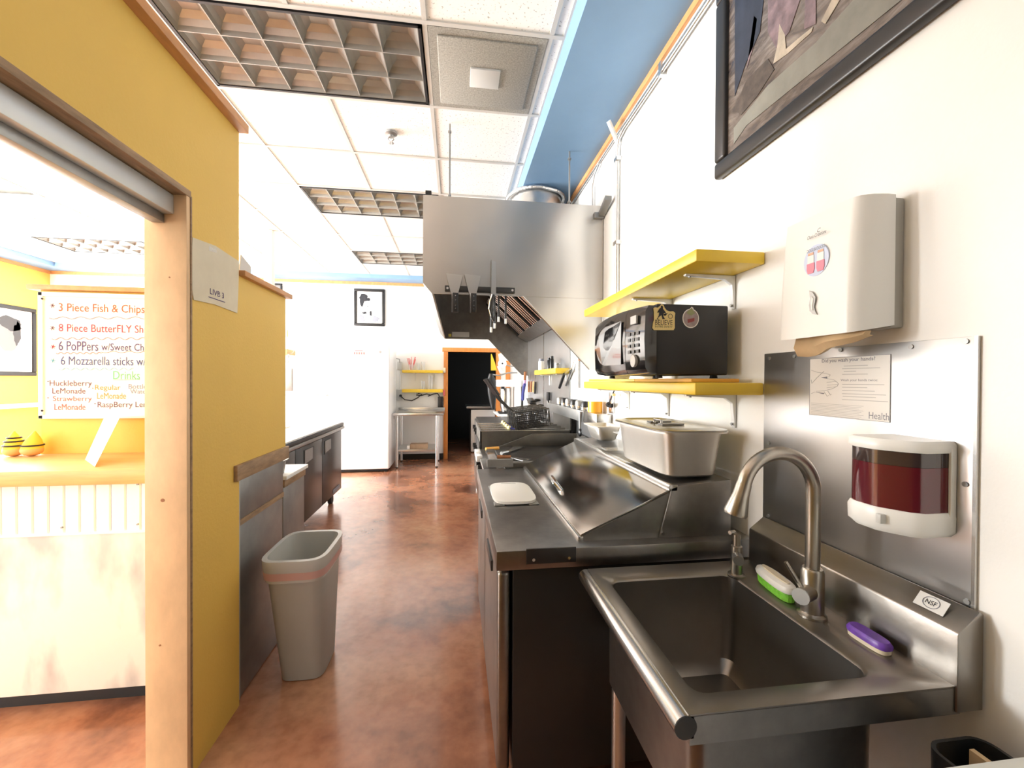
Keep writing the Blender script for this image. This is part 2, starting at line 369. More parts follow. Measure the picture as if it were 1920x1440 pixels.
# ---------------------------------------------------------------- partition: tall yellow wall with doorway, low L-shaped wall
PX, PT = -.93, .125
YJ, YE, YL = 1.605, 1.945, 2.44               # jamb, end of tall part, end of low part
pt = MB(); pt.box(PX-PT, PX, YJ, YE, 0, 2.48); pt.box(PX-PT, PX, .93, YJ, 2.075, 2.48); pt.box(PX-PT, PX, YF, .93, 0, 2.48)
struct(pt.obj('wall_partition', yellow))
pl = MB(); pl.box(PX-.10, PX, YE, YL, .98, 1.865); pl.box(PX-.10, PX-.034, YE, YL, 0, .98); pl.box(-2.09, PX-.10, YL-.02, YL+.08, 0, 1.865)
struct(pl.obj('wall_low_partition', yellow))
struct(MB().prism([(-1.09, 2.48), (-.893, 2.48), (-.893, 2.515), (-1.09, 2.515)], 'Y', YF, YE+.008).obj('trim_8', wood_trim, bev=.003))
m = MB(); m.box(-1.05, -.905, YE, YL+.035, 1.865, 1.89); m.box(-2.13, -1.05, YL-.05, YL+.10, 1.865, 1.89)
struct(m.obj('trim_9', wood_trim, bev=.003))
# door lining: pale timber jamb, head board and the casing edge on the yellow wall
struct(MB().box(PX-PT-.004, PX+.004, YJ-.02, YJ, 0, 2.055).obj('trim_10', wood_pale, bev=.002))
struct(MB().box(PX-PT-.004, PX+.006, .93, YJ+.004, 2.055, 2.078).obj('trim_11', wood_rough, bev=.002))
struct(MB().box(PX, PX+.006, YJ, YJ+.008, 0, 2.06).obj('trim_12', wood_rough))
# knots in the jamb
for (px, py, rr) in ((305, 938, .006), (300, 1210, .003), (318, 520, .0025)):
    q = P(px, py, Y=YJ-.02); MB().cyl((q.x, YJ-.0215, q.z), (q.x, YJ-.019, q.z), rr, n=12).obj('knot', brown_handle, bpy.data.objects['trim_10'])
# grey sliding-shutter head in the doorway
sh = thing('shutter_track', 'grey metal shutter head rail under the timber header of the doorway', 'shutter track', (PX-.07, 1.3, 1.96))
MB().box(PX-.115, PX-.035, .97, YJ-.02, 1.985, 2.052).obj('housing', aluminium, sh, bev=.004)
MB().box(PX-.105, PX-.065, .97, YJ-.02, 1.955, 1.985).obj('lower_channel', steel_grey, sh, bev=.002)
sg = thing('shutter_guide', 'grey vertical shutter guide at the near side of the doorway', 'shutter guide', (PX-.06, .97, 0))
MB().box(PX-.10, PX-.02, .93, .975, 0, 1.955).obj('channel', aluminium, sg, bev=.004)
MB().box(PX-.075, PX-.045, .975, .985, 0, 1.955).obj('brush_seal', steel_grey, sg)
# brown timber strip and the dark steel cladding below the low wall
struct(MB().box(PX-.01, PX+.016, 1.90, YL+.012, .985, 1.052).obj('trim_13', wood_rough, bev=.003))
cl = thing('steel_cladding', 'dark grey steel sheets covering the low yellow wall behind the trash can', 'metal panel', (PX-.02, 2.2, 0))
MB().box(PX-.028, PX-.012, 1.955, YL, .80, .985).obj('upper_sheet', steel_grey, cl, bev=.002)
MB().prism([(1.957, .005), (YL+.002, .005), (YL+.002, .765), (1.957, .80)], 'X', PX-.033, PX-.016).obj('lower_sheet', steel_grey, cl, bev=.002)
MB().box(PX-.029, PX-.008, 1.955, YL, .775, .80).obj('ledge', wood_rough, cl)
MB().box(PX-.03, PX-.002, 1.945, 1.957, .02, .985).obj('edge_angle', aluminium, cl)
# drawing taped to the yellow wall
pp = [P(360, 445, X=PX+.001), P(403, 461, X=PX+.001), P(447, 490, X=PX+.001), P(446, 540, X=PX+.001), P(444, 587, X=PX+.001), P(402, 571, X=PX+.001), P(362, 562, X=PX+.001), P(356, 520, X=PX+.001)]
pd = tag(flat(pp, (1, 0, 0), aged_paper, None, 'paper_note', th=.0025), 'curling cream paper with hand lettering taped to the yellow wall', 'paper')
text('LIVB 3', mk['purple'], pd, P(394, 551, X=PX+.0042), Y_, Z_, width=.095, height=.022)
MB().box(PX+.0036, PX+.0042, P(389, 558, X=PX).y, P(420, 566, X=PX).y, 1.728, 1.731).obj('underline', mk['purple'], pd)
flat([P(392, 462, X=PX+.004), P(406, 466, X=PX+.004), P(406, 474, X=PX+.004), P(392, 470, X=PX+.004)], (1, 0, 0), clear, pd, 'tape')
gs = MB(); gs.obox(P(463, 507, Y=2.2)+Vector((0, 0, .0)), (.02, 0, 0), (0, .004, 0), (.004, 0, .05))
gs2 = tag(MB().prism([(2.03, 1.89), (2.14, 1.89), (2.14, 1.955), (2.05, 1.985)], 'X', -.975, -.970).obj('plastic_sleeve', grey_lt), 'grey plastic sleeve standing on the low wall cap behind the tall yellow wall', 'sleeve')
# ---------------------------------------------------------------- ceiling fixtures
def troffer(i, j, label, group='troffer ceiling lights, switched off'):
    x0, x1, y0, y1 = GX+i*T+.02, GX+(i+2)*T-.02, GY+j*T+.02, GY+(j+1)*T-.02
    t = thing('troffer_light', label, 'ceiling light', ((x0+x1)/2, (y0+y1)/2, ZC-.01), group)
    m = MB()
    m.box(x0, x1, y0, y0+.014, ZC-.006, ZC+.03); m.box(x0, x1, y1-.014, y1, ZC-.006, ZC+.03); m.box(x0, x0+.014, y0, y1, ZC-.006, ZC+.03); m.box(x1-.014, x1, y0, y1, ZC-.006, ZC+.03)
    m.obj('frame', black, t)
    MB().box(x0, x1, y0, y1, ZC+.0695, ZC+.08).obj('reflector', louvre_top, t)
    def vane(p0, p1):  # parabolic vane: thin lower edge, wide top
        d = (Vector(p1)-Vector(p0)).normalized(); q = Vector((-d.y, d.x, 0))
        prof = [(.0025, 0), (.008, .025), (.026, .05), (.06, .068), (-.06, .068), (-.026, .05), (-.008, .025), (-.0025, 0)]
        return MB().loft([[Vector(p)+q*a+Z_*b for a, b in prof] for p in (p0, p1)])
    X0, X1, Y0, Y1 = x0+.016, x1-.016, y0+.016, y1-.016
    for k in range(7): x = X0+(X1-X0)*k/6; vane((x, Y0, ZC+.002), (x, Y1, ZC+.002)).obj('louvre_blade', louvre, t)
    for k in range(4): y = Y0+(Y1-Y0)*k/3; vane((X0, y, ZC+.001), (X1, y, ZC+.001)).obj('louvre_blade', louvre, t)
troffer(0, 0, 'large unlit louvred ceiling light nearest the camera beside the square vent')
troffer(0, 3, 'unlit louvred ceiling light partly hidden by the top of the hood')
troffer(0, 6, 'smallest, farthest louvred ceiling light left of the hood')
troffer(-6, 6, 'faint louvred ceiling light seen through the doorway over the dining room')
x0, x1, y0, y1 = GX+2*T+.014, GX+3*T-.014, GY+.014, GY+T-.014
v = thing('ceiling_vent', 'grey perforated square ceiling vent with a plain centre plate', 'vent', ((x0+x1)/2, (y0+y1)/2, ZC-.02))
MB().box(x0, x1, y0, y1, ZC-.002, ZC+.02).obj('frame', grey_mesh, v)
MB().box(x0+.045, x1-.045, y0+.045, y1-.045, ZC-.012, ZC).obj('perforated_panel', grey_mesh, v, bev=.006)
MB().box((x0+x1)/2-.085, (x0+x1)/2+.085, (y0+y1)/2-.075, (y0+y1)/2+.075, ZC-.022, ZC-.011).obj('centre_plate', grey_lt, v, bev=.002)
q = P(733, 250, Z=ZC)
sp = thing('sprinkler_head', 'small chrome sprinkler head with hanging wire on the ceiling tile', 'sprinkler', (q.x, q.y, ZC-.07))
MB().lathe((q.x, q.y, ZC), [(.045, 0), (.043, -.008), (.02, -.016), (.016, -.03)], 20).obj('escutcheon', steel_grey, sp, smooth=True)
MB().tube([(q.x-.014, q.y, ZC-.03), (q.x-.02, q.y, ZC-.045), (q.x, q.y, ZC-.064), (q.x+.02, q.y, ZC-.045), (q.x+.014, q.y, ZC-.03)], .004, 8).obj('yoke', steel_grey, sp)
MB().lathe((q.x, q.y, ZC-.07), [(.022, 0), (.022, .004), (.006, .01)], 14).obj('deflector', chrome, sp)
MB().tube(arc((q.x+.045, q.y, ZC-.075), X_, Z_, .04, 0.2, 3.8, 12), .0015, 6).obj('wire', white_pl, sp)
# white support column
q = P(505, 433, Z=ZC)
co = struct(MB().box(q.x-.045, q.x+.045, q.y-.045, q.y+.045, 0, ZC).obj('column_1', mat('column_cream', (.84, .80, .62), .5), bev=.004))
# conduit along the right wall
cn = thing('conduit', 'galvanised electrical conduit running along and down the white right wall', 'conduit', (XW-.03, 2.56, 1.3))
MB().tube([(XW-.018, .2, 2.965), (XW-.018, 2.45, 2.965), (XW-.018, 2.53, 2.95), (XW-.018, 2.562, 2.90), (XW-.018, 2.562, 1.45)], .011, 10).obj('vertical_pipe', galv, cn, smooth=True)
MB().tube([(XW-.016, .2, 2.995), (XW-.016, 5.6, 2.995)], .008, 8).obj('upper_pipe', galv, cn, smooth=True)
MB().tube([(XW-.018, 2.9, 2.98), (XW-.018, 3.0, 2.95), (XW-.018, 3.05, 2.88), (XW-.018, 3.05, 2.66)], .008, 8).obj('drop_pipe', galv, cn, smooth=True)
for yy, zz in ((1.98, 2.965), (1.2, 2.965)): MB().box(XW-.032, XW, yy-.012, yy+.012, zz-.022, zz+.045).obj('strap', galv, cn)
for zz in (2.83, 2.3): MB().box(XW-.032, XW, 2.535, 2.589, zz-.012, zz+.012).obj('strap', galv, cn)
MB().cyl((XW-.10, 2.5, 3.03), (XW-.022, 2.555, 2.94), .014, n=10).obj('elbow', white_pl, cn, smooth=True)
# ================================================================ DINING SIDE, SEEN THROUGH THE DOORWAY
ct = thing('serving_counter', 'serving counter with yellow timber top and white beadboard front seen through the doorway', 'counter', (-2.1, 2.2, 0))
MB().box(-3.2, -1.06, 1.965, YL-.02, .972, 1.035).obj('worktop', wood_h, ct, bev=.005)
MB().box(-3.2, -1.06, 2.012, YL-.02, .09, .972).obj('carcass', white_paper, ct)
m = MB().prism([(-.0285, 0), (.0285, 0), (.0285, -.006), (.024, -.010), (-.024, -.010), (-.0285, -.006)], 'Z', .765, .972)
dm = m.data('bead_plank', Vector((0, 0, 0)), white_en, False)
for k in range(36):
    o = bpy.data.objects.new('bead_plank', dm); C.objects.link(o); o.parent = ct; o.location = Vector((-1.09-k*.0585, 2.012, 0)) - WP[ct]
MB().box(-3.2, -1.06, 1.998, 2.012, .085, .755).obj('kick_panel', scuffed, ct, bev=.002)
MB().box(-3.2, -1.06, 1.994, 2.012, .755, .765).obj('rail', white_en, ct)
MB().box(-3.2, -1.06, 2.06, 2.38, 0, .09).obj('plinth', black, ct)
for px, py in ((258, 908), (258, 983), (116, 989)): q = P(px, py, Y=2.0); MB().cyl((q.x, 1.997, q.z), (q.x, 2.004, q.z), .004, n=8).obj('screw', steel_grey, ct)
# menu whiteboard hanging on the low yellow wall
yb = YL-.02
wbz0, wbz1, wbx0 = P(80, 785, Y=yb).z, P(80, 548, Y=yb).z, P(78, 700, Y=yb).x
bd = thing('menu_whiteboard', 'white menu board with handwritten coloured food list above the serving counter', 'whiteboard', ((wbx0-1.2)/2, yb-.01, wbz0))
MB().box(wbx0, -1.08, yb-.012, yb-.002, wbz0, wbz1).obj('board', white_paper, bd)
m = MB()
for a, b, c, d in ((wbx0, -1.08, wbz0, wbz0+.02), (wbx0, -1.08, wbz1-.022, wbz1), (wbx0, wbx0+.022, wbz0, wbz1), (-1.102, -1.08, wbz0, wbz1)): m.box(a, b, yb-.020, yb-.002, c, d)
m.obj('frame', white_pl, bd, bev=.003)
for pz in (560, 770): q = P(79, pz, Y=yb-.02); MB().cyl((q.x, yb-.022, q.z), (q.x, yb-.019, q.z), .005, n=8).obj('screw', ink, bd)
def board_text(s, col, xl, xr, ybase, h):
    a = P(xl, ybase, Y=yb-.0135); b = P(xr, ybase, Y=yb-.0135)
    text(s, mk[col], bd, a, X_, Z_, width=b.x-a.x, height=h*(b.x-a.x)/(xr-xl))
board_text('3 Piece Fish & Chips', 'orange', 110, 271, 588, 22)
board_text('8 Piece ButterFLY Shrimp', 'red', 110, 303, 626, 21)
board_text('6 PoPPers', 'purple', 110, 184, 657, 20)
board_text('w/Sweet Chili', 'purple', 190, 280, 657, 15)
board_text('6 Mozzarella sticks w/', 'navy', 114, 273, 684, 18)
board_text('Drinks', 'green', 212, 262, 711, 17)
board_text('Huckleberry', 'plum', 93, 172, 727, 16)
board_text('LeMonade', 'plum', 98, 160, 738, 12)
board_text('Strawberry', 'pink', 99, 172, 755, 14)
board_text('LeMonade', 'pink', 102, 160, 769, 13)
board_text('Regular', 'yellow', 178, 226, 734, 14)
board_text('LeMonade', 'yellow', 182, 236, 748, 13)
board_text('Bottle', 'grey', 241, 275, 729, 10)
board_text('Water', 'grey', 244, 278, 738, 9)
board_text('RaspBerry Lemonade', 'plum', 183, 318, 767, 15)
for px, py, c in ((98, 573, 'plum'), (98, 615, 'plum'), (99, 650, 'red'), (99, 676, 'cyan')):
    q = P(px, py, Y=yb-.0135); m = MB()
    for k in range(3): a = k*PI/3+.2; d = Vector((math.cos(a), 0, math.sin(a)))*.011; m.cyl(q-d, q+d, .0012, n=5)
    m.obj('asterisk', mk[c], bd)
for x0_, x1_, py, c, amp, wl_ in ((92, 275, 596, 'plum', 2.2, 34), (97, 300, 635, 'red', 2.4, 22), (105, 190, 662, 'pink', 1.8, 12), (190, 290, 660, 'pink', 1.2, 30), (110, 250, 692, 'cyan', 2.2, 18), (212, 262, 712, 'green', .3, 60)):
    pts = [P(x0_+(x1_-x0_)*k/60, py+amp*math.sin(2*PI*(x1_-x0_)*k/60/wl_), Y=yb-.0135) for k in range(61)]
    MB().tube(pts, .0011, 5).obj('wavy_underline', mk[c], bd)
for px, py, c in ((90, 715, 'plum'), (90, 746, 'pink'), (174, 728, 'yellow'), (178, 757, 'plum')):
    q = P(px, py, Y=yb-.0135); MB().cyl(q-Y_*.0005, q+Y_*.0005, .003, n=8).obj('bullet', mk[c], bd)
# yellow card leaning on the counter
a, b, c_, d = P(160, 862, Z=1.037), P(178, 875, Z=1.037), P(225, 782, Y=P(178, 875, Z=1.037).y+.13), P(196, 782, Y=P(160, 862, Z=1.037).y+.13)
yc = tag(flat([a, b, c_, d], (.3, -.6, .4), mat('pale_yellow_card', (.92, .82, .38), .5), None, 'card', th=.003), 'pale yellow card leaning above the serving counter below the menu board', 'card')
# two plush bees on the counter
def plush(px, stripes, label, tilt):
    q = P(px, 851, Z=1.036)
    q.y = 2.36; q.x = P(px, 840, Y=2.36).x
    t = thing('plush_toy', label, 'plush toy', (q.x, q.y, 1.035), 'plush toys on the serving counter')
    MB().ellipsoid((q.x, q.y, 1.064), .043, .042, .029).obj('body', skin_orange, t, smooth=True)
    pr = [(.040, 1.072), (.037, 1.09), (.028, 1.115), (.014, 1.14), (.003, 1.158)]
    MB().loft([[Vector((q.x+tilt*(z-1.07)+rr*math.cos(2*PI*k/16), q.y+rr*math.sin(2*PI*k/16), z)) for k in range(16)] for rr, z in pr]).obj('hat', plush_yellow, t, smooth=True)
    for z, rr in ((1.088, .0385), (1.109, .0325), (1.126, .0235))[:stripes]:
        c = Vector((q.x+tilt*(z-1.07), q.y, z)); MB().tube(arc(c, X_, Y_, rr, 0, 2*PI, 18), .004, 6).obj('stripe', ink, t)
plush(27, 3, 'yellow and black striped pointed plush beside the left edge of the doorway', 0)
plush(60, 1, 'plain yellow pointed plush next to the striped plush on the counter', .15)
# framed grey photograph on the far yellow wall
def framed(name, label, cat, axis, plane, a0, a1, z0, z1, fw, depth, fm, am, glass=False, mount=None):
    """axis 'X': hangs on a wall facing +-X at X=plane; a0..a1 is the Y range; depth signed into the room"""
    def bx(m, p0, p1, q0, q1, d0, d1):
        lo, hi = sorted((plane+d0, plane+d1))
        return m.box(lo, hi, p0, p1, q0, q1) if axis == 'X' else m.box(p0, p1, lo, hi, q0, q1)
    t = thing(name, label, cat, (plane+depth/2, (a0+a1)/2, z0) if axis == 'X' else ((a0+a1)/2, plane+depth/2, z0))
    for p0, p1, q0, q1 in ((a0, a1, z0, z0+fw), (a0, a1, z1-fw, z1), (a0, a0+fw, z0+fw, z1-fw), (a1-fw, a1, z0+fw, z1-fw)):
        bx(MB(), p0, p1, q0, q1, 0, depth).obj('frame_rail', fm, t, bev=abs(depth)*.35, seg=3)
    bx(MB(), a0+fw, a1-fw, z0+fw, z1-fw, 0, depth*.45).obj('picture', am, t)
    return t
q0, q1 = P(0, 572, X=XL), P(65, 705, X=XL)
fl = framed('framed_photograph', 'black framed grey portrait photograph on the far yellow dining wall', 'picture', 'X', XL+.001, q0.y-.42, q1.y, q1.z, P(65, 580, X=XL).z, .06, .035, black, white_paper)
def blob(par, axis, plane, cy, cz, ry, rz, mt, name='print_patch', n=20, wob=0., sd=1):
    rnd = random.Random(sd); pts = []
    for k in range(n):
        w_ = 1+wob*(rnd.random()-.5)*2; c, s_ = ry*w_*math.cos(2*PI*k/n), rz*w_*math.sin(2*PI*k/n)
        pts.append((plane, cy+c, cz+s_) if axis == 'X' else (cy+c, plane, cz+s_))
    return flat(pts, (1, 0, 0) if axis == 'X' else (0, -1, 0), mt, par, name, th=.001)
cy, cz = q1.y-.40, (q1.z+P(65, 580, X=XL).z)/2
blob(fl, 'X', XL+.018, cy-.02, cz-.30, .30, .18, mat('photo_grey_light', (.34, .34, .34), .5), wob=.1, sd=2)
blob(fl, 'X', XL+.0195, cy, cz+.06, .15, .22, mat('photo_grey', (.22, .22, .22), .5), wob=.05, sd=3)
blob(fl, 'X', XL+.021, cy+.03, cz+.25, .17, .10, mat('photo_grey_dark', (.05, .05, .055), .5), wob=.2, sd=4)
blob(fl, 'X', XL+.021, cy+.12, cz+.10, .05, .17, MATS['photo_grey_dark'], wob=.2, sd=5)
# white ledge under the far picture
struct(MB().box(XL, XL+.10, 3.0, YB-.03, .98, 1.04).obj('trim_14', sill_white))
# ================================================================ BACK OF THE KITCHEN
def upright(name, label, x0, x1, y0, y1, z1):
    return thing(name, label, 'refrigerator', ((x0+x1)/2, (y0+y1)/2, 0))
# upright white freezer
fx0, fx1, fy = P(617, 880, Y=6.58).x, P(729, 880, Y=6.58).x, 6.58
fz = P(720, 646, Y=6.58).z
fr = upright('upright_freezer', 'tall plain white upright freezer with red magnet left of the worktable', fx0, fx1, fy, 7.35, fz)
MB().box(fx0, fx1, fy+.07, 7.35, .05, fz).obj('cabinet', white_en, fr, bev=.008)
MB().box(fx0, fx1, fy, fy+.062, .055, fz).obj('door', white_en, fr, bev=.014, seg=3)
MB().box(fx0+.03, fx1-.03, fy+.05, 7.3, .015, .05).obj('plinth', black, fr)
for xx in (fx0+.06, fx1-.06): MB().cyl((xx, fy+.08, 0), (xx, fy+.08, .03), .02, n=10).obj('foot', rubber, fr)
q = P(713, 660, Y=fy); MB().cyl((q.x, fy-.006, q.z), (q.x, fy+.004, q.z), .018, n=14).obj('lock', steel_grey, fr)
a, b = P(662, 666, Y=fy), P(684, 656, Y=fy)
mg = tag(MB().box(a.x, b.x, fy-.004, fy-.001, a.z, b.z).obj('magnet', mat('magnet_cream', (.85, .70, .60), .5)), 'small red and cream magnet strip on the white freezer door', 'magnet')
for k in range(5): MB().box(a.x+.012+k*.034, a.x+.034+k*.034, fy-.0052, fy-.004, a.z+.012, b.z-.035).obj('red_mark', red, mg)
MB().box(a.x+.03, b.x-.03, fy-.0052, fy-.004, b.z-.022, b.z-.008).obj('red_mark', red, mg)
# second white refrigerator
gx1 = P(616, 700, Y=6.66).x; gx0 = gx1-.80; gz = 1.66; gs_ = P(548, 741, Y=6.66).z
f2 = upright('top_freezer_refrigerator', 'white two-door refrigerator behind the low yellow wall, beside the tall freezer', gx0, gx1, 6.66, 7.4, gz)
MB().box(gx0, gx1, 6.74, 7.4, .03, gz-.01).obj('cabinet', white_en, f2, bev=.008)
MB().box(gx0, gx1, 6.66, 6.732, gs_+.008, gz).obj('freezer_door', white_en, f2, bev=.03, seg=4)
MB().box(gx0, gx1, 6.66, 6.732, .08, gs_-.008).obj('fridge_door', white_en, f2, bev=.03, seg=4)
MB().box(gx1-.10, gx1-.04, 6.65, 6.74, gs_-.006, gs_+.006).obj('hinge', grey_lt, f2)
MB().box(gx0+.02, gx1-.02, 6.72, 7.38, 0, .03).obj('base', black, f2)
a, b = P(549, 735, Y=6.655), P(595, 690, Y=6.655)
tag(MB().box(a.x, b.x, 6.650, 6.655, a.z, b.z).obj('paper_sheet', white_paper), 'large white sheet stuck on the two-door refrigerator', 'paper')
a, b = P(520, 722, Y=6.648), P(548, 690, Y=6.648)
tag(MB().box(a.x, b.x, 6.635, 6.649, a.z-.09, b.z).obj('notepad', steel_grey, bev=.003), 'dark grey notepad hanging at the left of the white sheet', 'notepad')
# things glimpsed on the wall behind the low wall
a, b = P(583, 632, Y=YB), P(599, 617, Y=YB)
tag(MB().box(a.x, b.x, YB-.025, YB-.001, a.z, b.z).obj('thermostat', white_pl, bev=.004), 'small white box on the back wall above the two-door refrigerator', 'wall box')
a, b = P(533, 665, Y=7.35), P(539, 655, Y=7.35)
hk = thing('wooden_shelf', 'orange shelf end with a wire ring poking out behind the low wall', 'shelf', (a.x-.2, 7.45, a.z-.02))
MB().box(a.x-.5, b.x+.02, 7.28, YB, a.z, b.z).obj('board', wood_trim, hk, bev=.003)
MB().tube(arc((b.x+.05, 7.34, b.z-.02), X_, Z_, .05, 0, 2*PI, 18), .006, 6).obj('wire_ring', steel_grey, hk)
MB().box(a.x-.5, a.x-.47, 7.5, YB, a.z-.2, a.z).obj('bracket', wood_trim, hk)
kn = tag(MB().tube([P(541, 664, Y=7.27), P(539, 676, Y=7.27), P(537, 684, Y=7.27)], [.012, .022, .03], 8).obj('oven_mitt', mat('speckled_cloth', (.6, .6, .58), .8, noise=(60, .8))), 'speckled cloth hanging from the wire ring behind the low wall', 'cloth')
a, b = P(534, 632, Y=YB), P(540, 619, Y=YB)
tag(MB().box(a.x-.05, b.x, YB-.05, YB-.001, a.z, b.z).obj('yellow_box', mat('box_cream_yellow', (.85, .70, .30), .5), bev=.004), 'tiny yellow box on the back wall at the edge of the low wall', 'box')
a, b = P(505, 560, Y=YB), P(530, 532, Y=YB)
framed('dark_frame', 'dark picture frame corner showing above the cap of the low yellow wall', 'picture', 'Y', YB-.001, a.x-.1, b.x, a.z-.1, b.z, .03, -.03, black, mat('dark_photo', (.16, .15, .14), .4))
# framed black-and-white stencil portrait
a, b = P(664, 611, Y=YB), P(722, 543, Y=YB)
pf = framed('framed_portrait', 'black framed black-and-white stencil portrait above the white freezer', 'picture', 'Y', YB-.001, a.x, b.x, a.z, b.z, .05, -.035, black, white_paper)
cx, cz = (a.x+b.x)/2, (a.z+b.z)/2
for dx, dz, rx, rz, w_, sd in ((-.10, .17, .07, .07, .12, 1), (-.13, .09, .035, .07, .2, 2), (-.035, .14, .05, .03, .25, 3), (-.13, -.19, .05, .06, .3, 4), (-.085, -.10, .035, .02, .3, 5), (.10, -.20, .06, .055, .3, 6), (.02, -.10, .02, .05, .3, 7), (-.03, .02, .012, .008, .2, 8)):
    blob(pf, 'Y', YB-.018-.0004*sd, cx+dx, cz+dz, rx, rz, ink_grey if sd in (4, 6) else ink, wob=w_, sd=sd)
# steel worktable against the back wall
tx0, tx1, ty0, ty1, tz = -1.0, -.20, 6.83, 7.53, .885
wt = thing('worktable', 'stainless steel worktable with lower shelf against the back wall', 'table', ((tx0+tx1)/2, (ty0+ty1)/2, 0))
MB().box(tx0, tx1, ty0, ty1, tz-.04, tz).obj('tabletop', galv, wt, bev=.006)
MB().box(tx0, tx1, ty1-.02, ty1+.005, tz, tz+.05).obj('upstand', galv, wt, bev=.003)
MB().box(tx0+.05, tx1-.10, ty0+.04, ty1-.06, .265, .295).obj('lower_shelf', galv, wt, bev=.004)
for xx in (tx0+.06, tx1-.11):
    for yy in (ty0+.05, ty1-.08):
        l = MB().cyl((xx, yy, .02), (xx, yy, tz-.04), .021, n=14).obj('leg', galv, wt, smooth=True)
        MB().lathe((xx, yy, 0), [(.016, 0), (.022, .01), (.02, .03)], 12).obj('foot', rubber, l, smooth=True)
bxs = thing('cardboard_box', 'brown flat box with white end on the worktable lower shelf', 'box', (-.62, 7.0, .295))
MB().box(-.74, -.46, 6.92, 7.10, .296, .375).obj('carton', mat('brown_board', (.40, .28, .18), .7, noise=(12, .3)), bxs, bev=.004)
MB().box(-.79, -.742, 6.92, 7.08, .296, .35).obj('white_end', white_paper, bxs, bev=.003)
# two yellow shelves above the worktable
def wall_shelf_back(za, zb, label):
    t = thing('wall_shelf', label, 'shelf', (-.57, 7.53, za-.15), 'yellow shelves on the back wall')
    MB().box(-.93, -.235, 7.42, YB-.001, za, zb).obj('board', yellow_gloss, t, bev=.003)
    for xx in (-.72, -.38):
        MB().tube([(xx, 7.46, za-.005), (xx, YB-.012, za-.012), (xx, YB-.008, za-.15)], .008, 6).obj('bracket', white_pl, t)
sa, sb = P(790, 699, Y=7.42).z, P(790, 694, Y=7.42).z
wall_shelf_back(sa, sb, 'upper yellow shelf above the worktable, holding red straws')
sc, sd_ = P(790, 736, Y=7.42).z, P(790, 730, Y=7.42).z
wall_shelf_back(sc, sd_, 'lower yellow shelf above the worktable, with black cable under it')
st = thing('straw_cup', 'cup of red straws on the upper back-wall shelf', 'cup', (-.78, 7.5, sb))
MB().lathe((-.78, 7.5, sb), [(.035, .001), (.045, .10), (.041, .10), (.032, .006)], 16).obj('cup', clear, st, smooth=True)
for k in range(9):
    a = k*2.4; MB().cyl((-.78+.018*math.cos(a), 7.5+.018*math.sin(a), sb+.01), (-.78+.075*math.cos(a), 7.5+.05*math.sin(a), sb+.19+.02*(k % 3)), .005, n=6).obj('straw', red, st)
def glass(x, zb, h, rr, label, group):
    t = tag(MB().lathe((x, 7.5, zb), [(rr*.8, .001), (rr, h), (rr*.93, h), (rr*.72, .008)], 14).obj('cup_stack', mat('frosted_cup', (.85, .85, .82), .2, alpha=.55) if 'frosted_cup' not in MATS else MATS['frosted_cup'], smooth=True), label, 'cup', group)
glass(-.66, sb, .13, .03, 'short clear cup right of the red straws', 'cups on the back shelves')
glass(-.575, sb, .15, .035, 'tall clear cup on the right of the upper back shelf', 'cups on the back shelves')
glass(-.60, sd_, .15, .022, 'shorter pale cup stack on the lower back shelf, left one', 'cups on the back shelves')
glass(-.565, sd_, .14, .02, 'shorter pale cup stack on the lower back shelf, right of its twin', 'cups on the back shelves')
glass(-.475, sd_, .25, .022, 'tall white cup stack on the lower back shelf, left of the pair', 'cups on the back shelves')
glass(-.43, sd_, .24, .022, 'tall white cup stack on the lower back shelf, right of the pair', 'cups on the back shelves')
# electrical boxes, conduit, cable on the back wall
ob = thing('outlet_box', 'grey electrical outlet box with a cord into the upper back-wall shelf corner', 'outlet', (-.98, YB-.03, sb-.1))
MB().box(-1.03, -.95, YB-.06, YB-.001, sb+.005, sb+.15).obj('box', grey_lt, ob, bev=.004)
MB().tube([(-1.25, YB-.04, sb+.21), (-1.05, YB-.05, sb+.21), (-.99, YB-.07, sb+.19), (-.985, YB-.07, sb+.13)], .010, 8).obj('cord', steel_grey, ob)
MB().cyl((-.985, YB-.015, sd_), (-.985, YB-.015, sb+.005), .011, n=8).obj('pipe', galv, ob)
ob2 = thing('outlet_box', 'pale outlet box with black plug under the lower back-wall shelf', 'outlet', (-1.0, YB-.03, sc-.14))
MB().box(-1.06, -.94, YB-.05, YB-.001, sc-.14, sc+.05).obj('box', grey_lt, ob2, bev=.004)
MB().cyl((-.97, YB-.052, sc-.06), (-.97, YB-.10, sc-.06), .022, n=10).obj('plug', rubber, ob2)
MB().tube([(-.97, YB-.09, sc-.065), (-.90, YB-.06, sc-.13), (-.78, YB-.04, sc-.15), (-.68, YB-.05, sc-.10), (-.60, YB-.06, sc-.03), (-.66, YB-.06, sc-.02), (-.70, YB-.06, sc-.05), (-.62, YB-.05, sc-.06), (-.52, YB-.05, sc-.03), (-.45, YB-.05, sc-.05), (-.50, YB-.05, sc-.07), (-.40, YB-.05, sc-.03), (-.33, YB-.05, sc-.02), (-.29, YB-.04, sc-.08)], .009, 8).obj('cable', rubber, ob2, smooth=True)
MB().box(-.325, -.235, YB-.07, YB-.002, sc-.33, sc-.075).obj('power_brick', black, ob2, bev=.008)
tag(MB().box(-.232, -.19, YB-.05, YB-.022, sb-.04, sb+.05).obj('switch_cover', mat('cream_plastic', (.85, .78, .6), .5), bev=.004), 'cream switch cover on the door casing beside the upper back shelf', 'switch')
tag(MB().box(-.235, -.20, YB-.05, YB-.022, sc-.06, sc+.04).obj('red_tag', red, bev=.003), 'small red tag on the door casing beside the lower back shelf', 'tag')
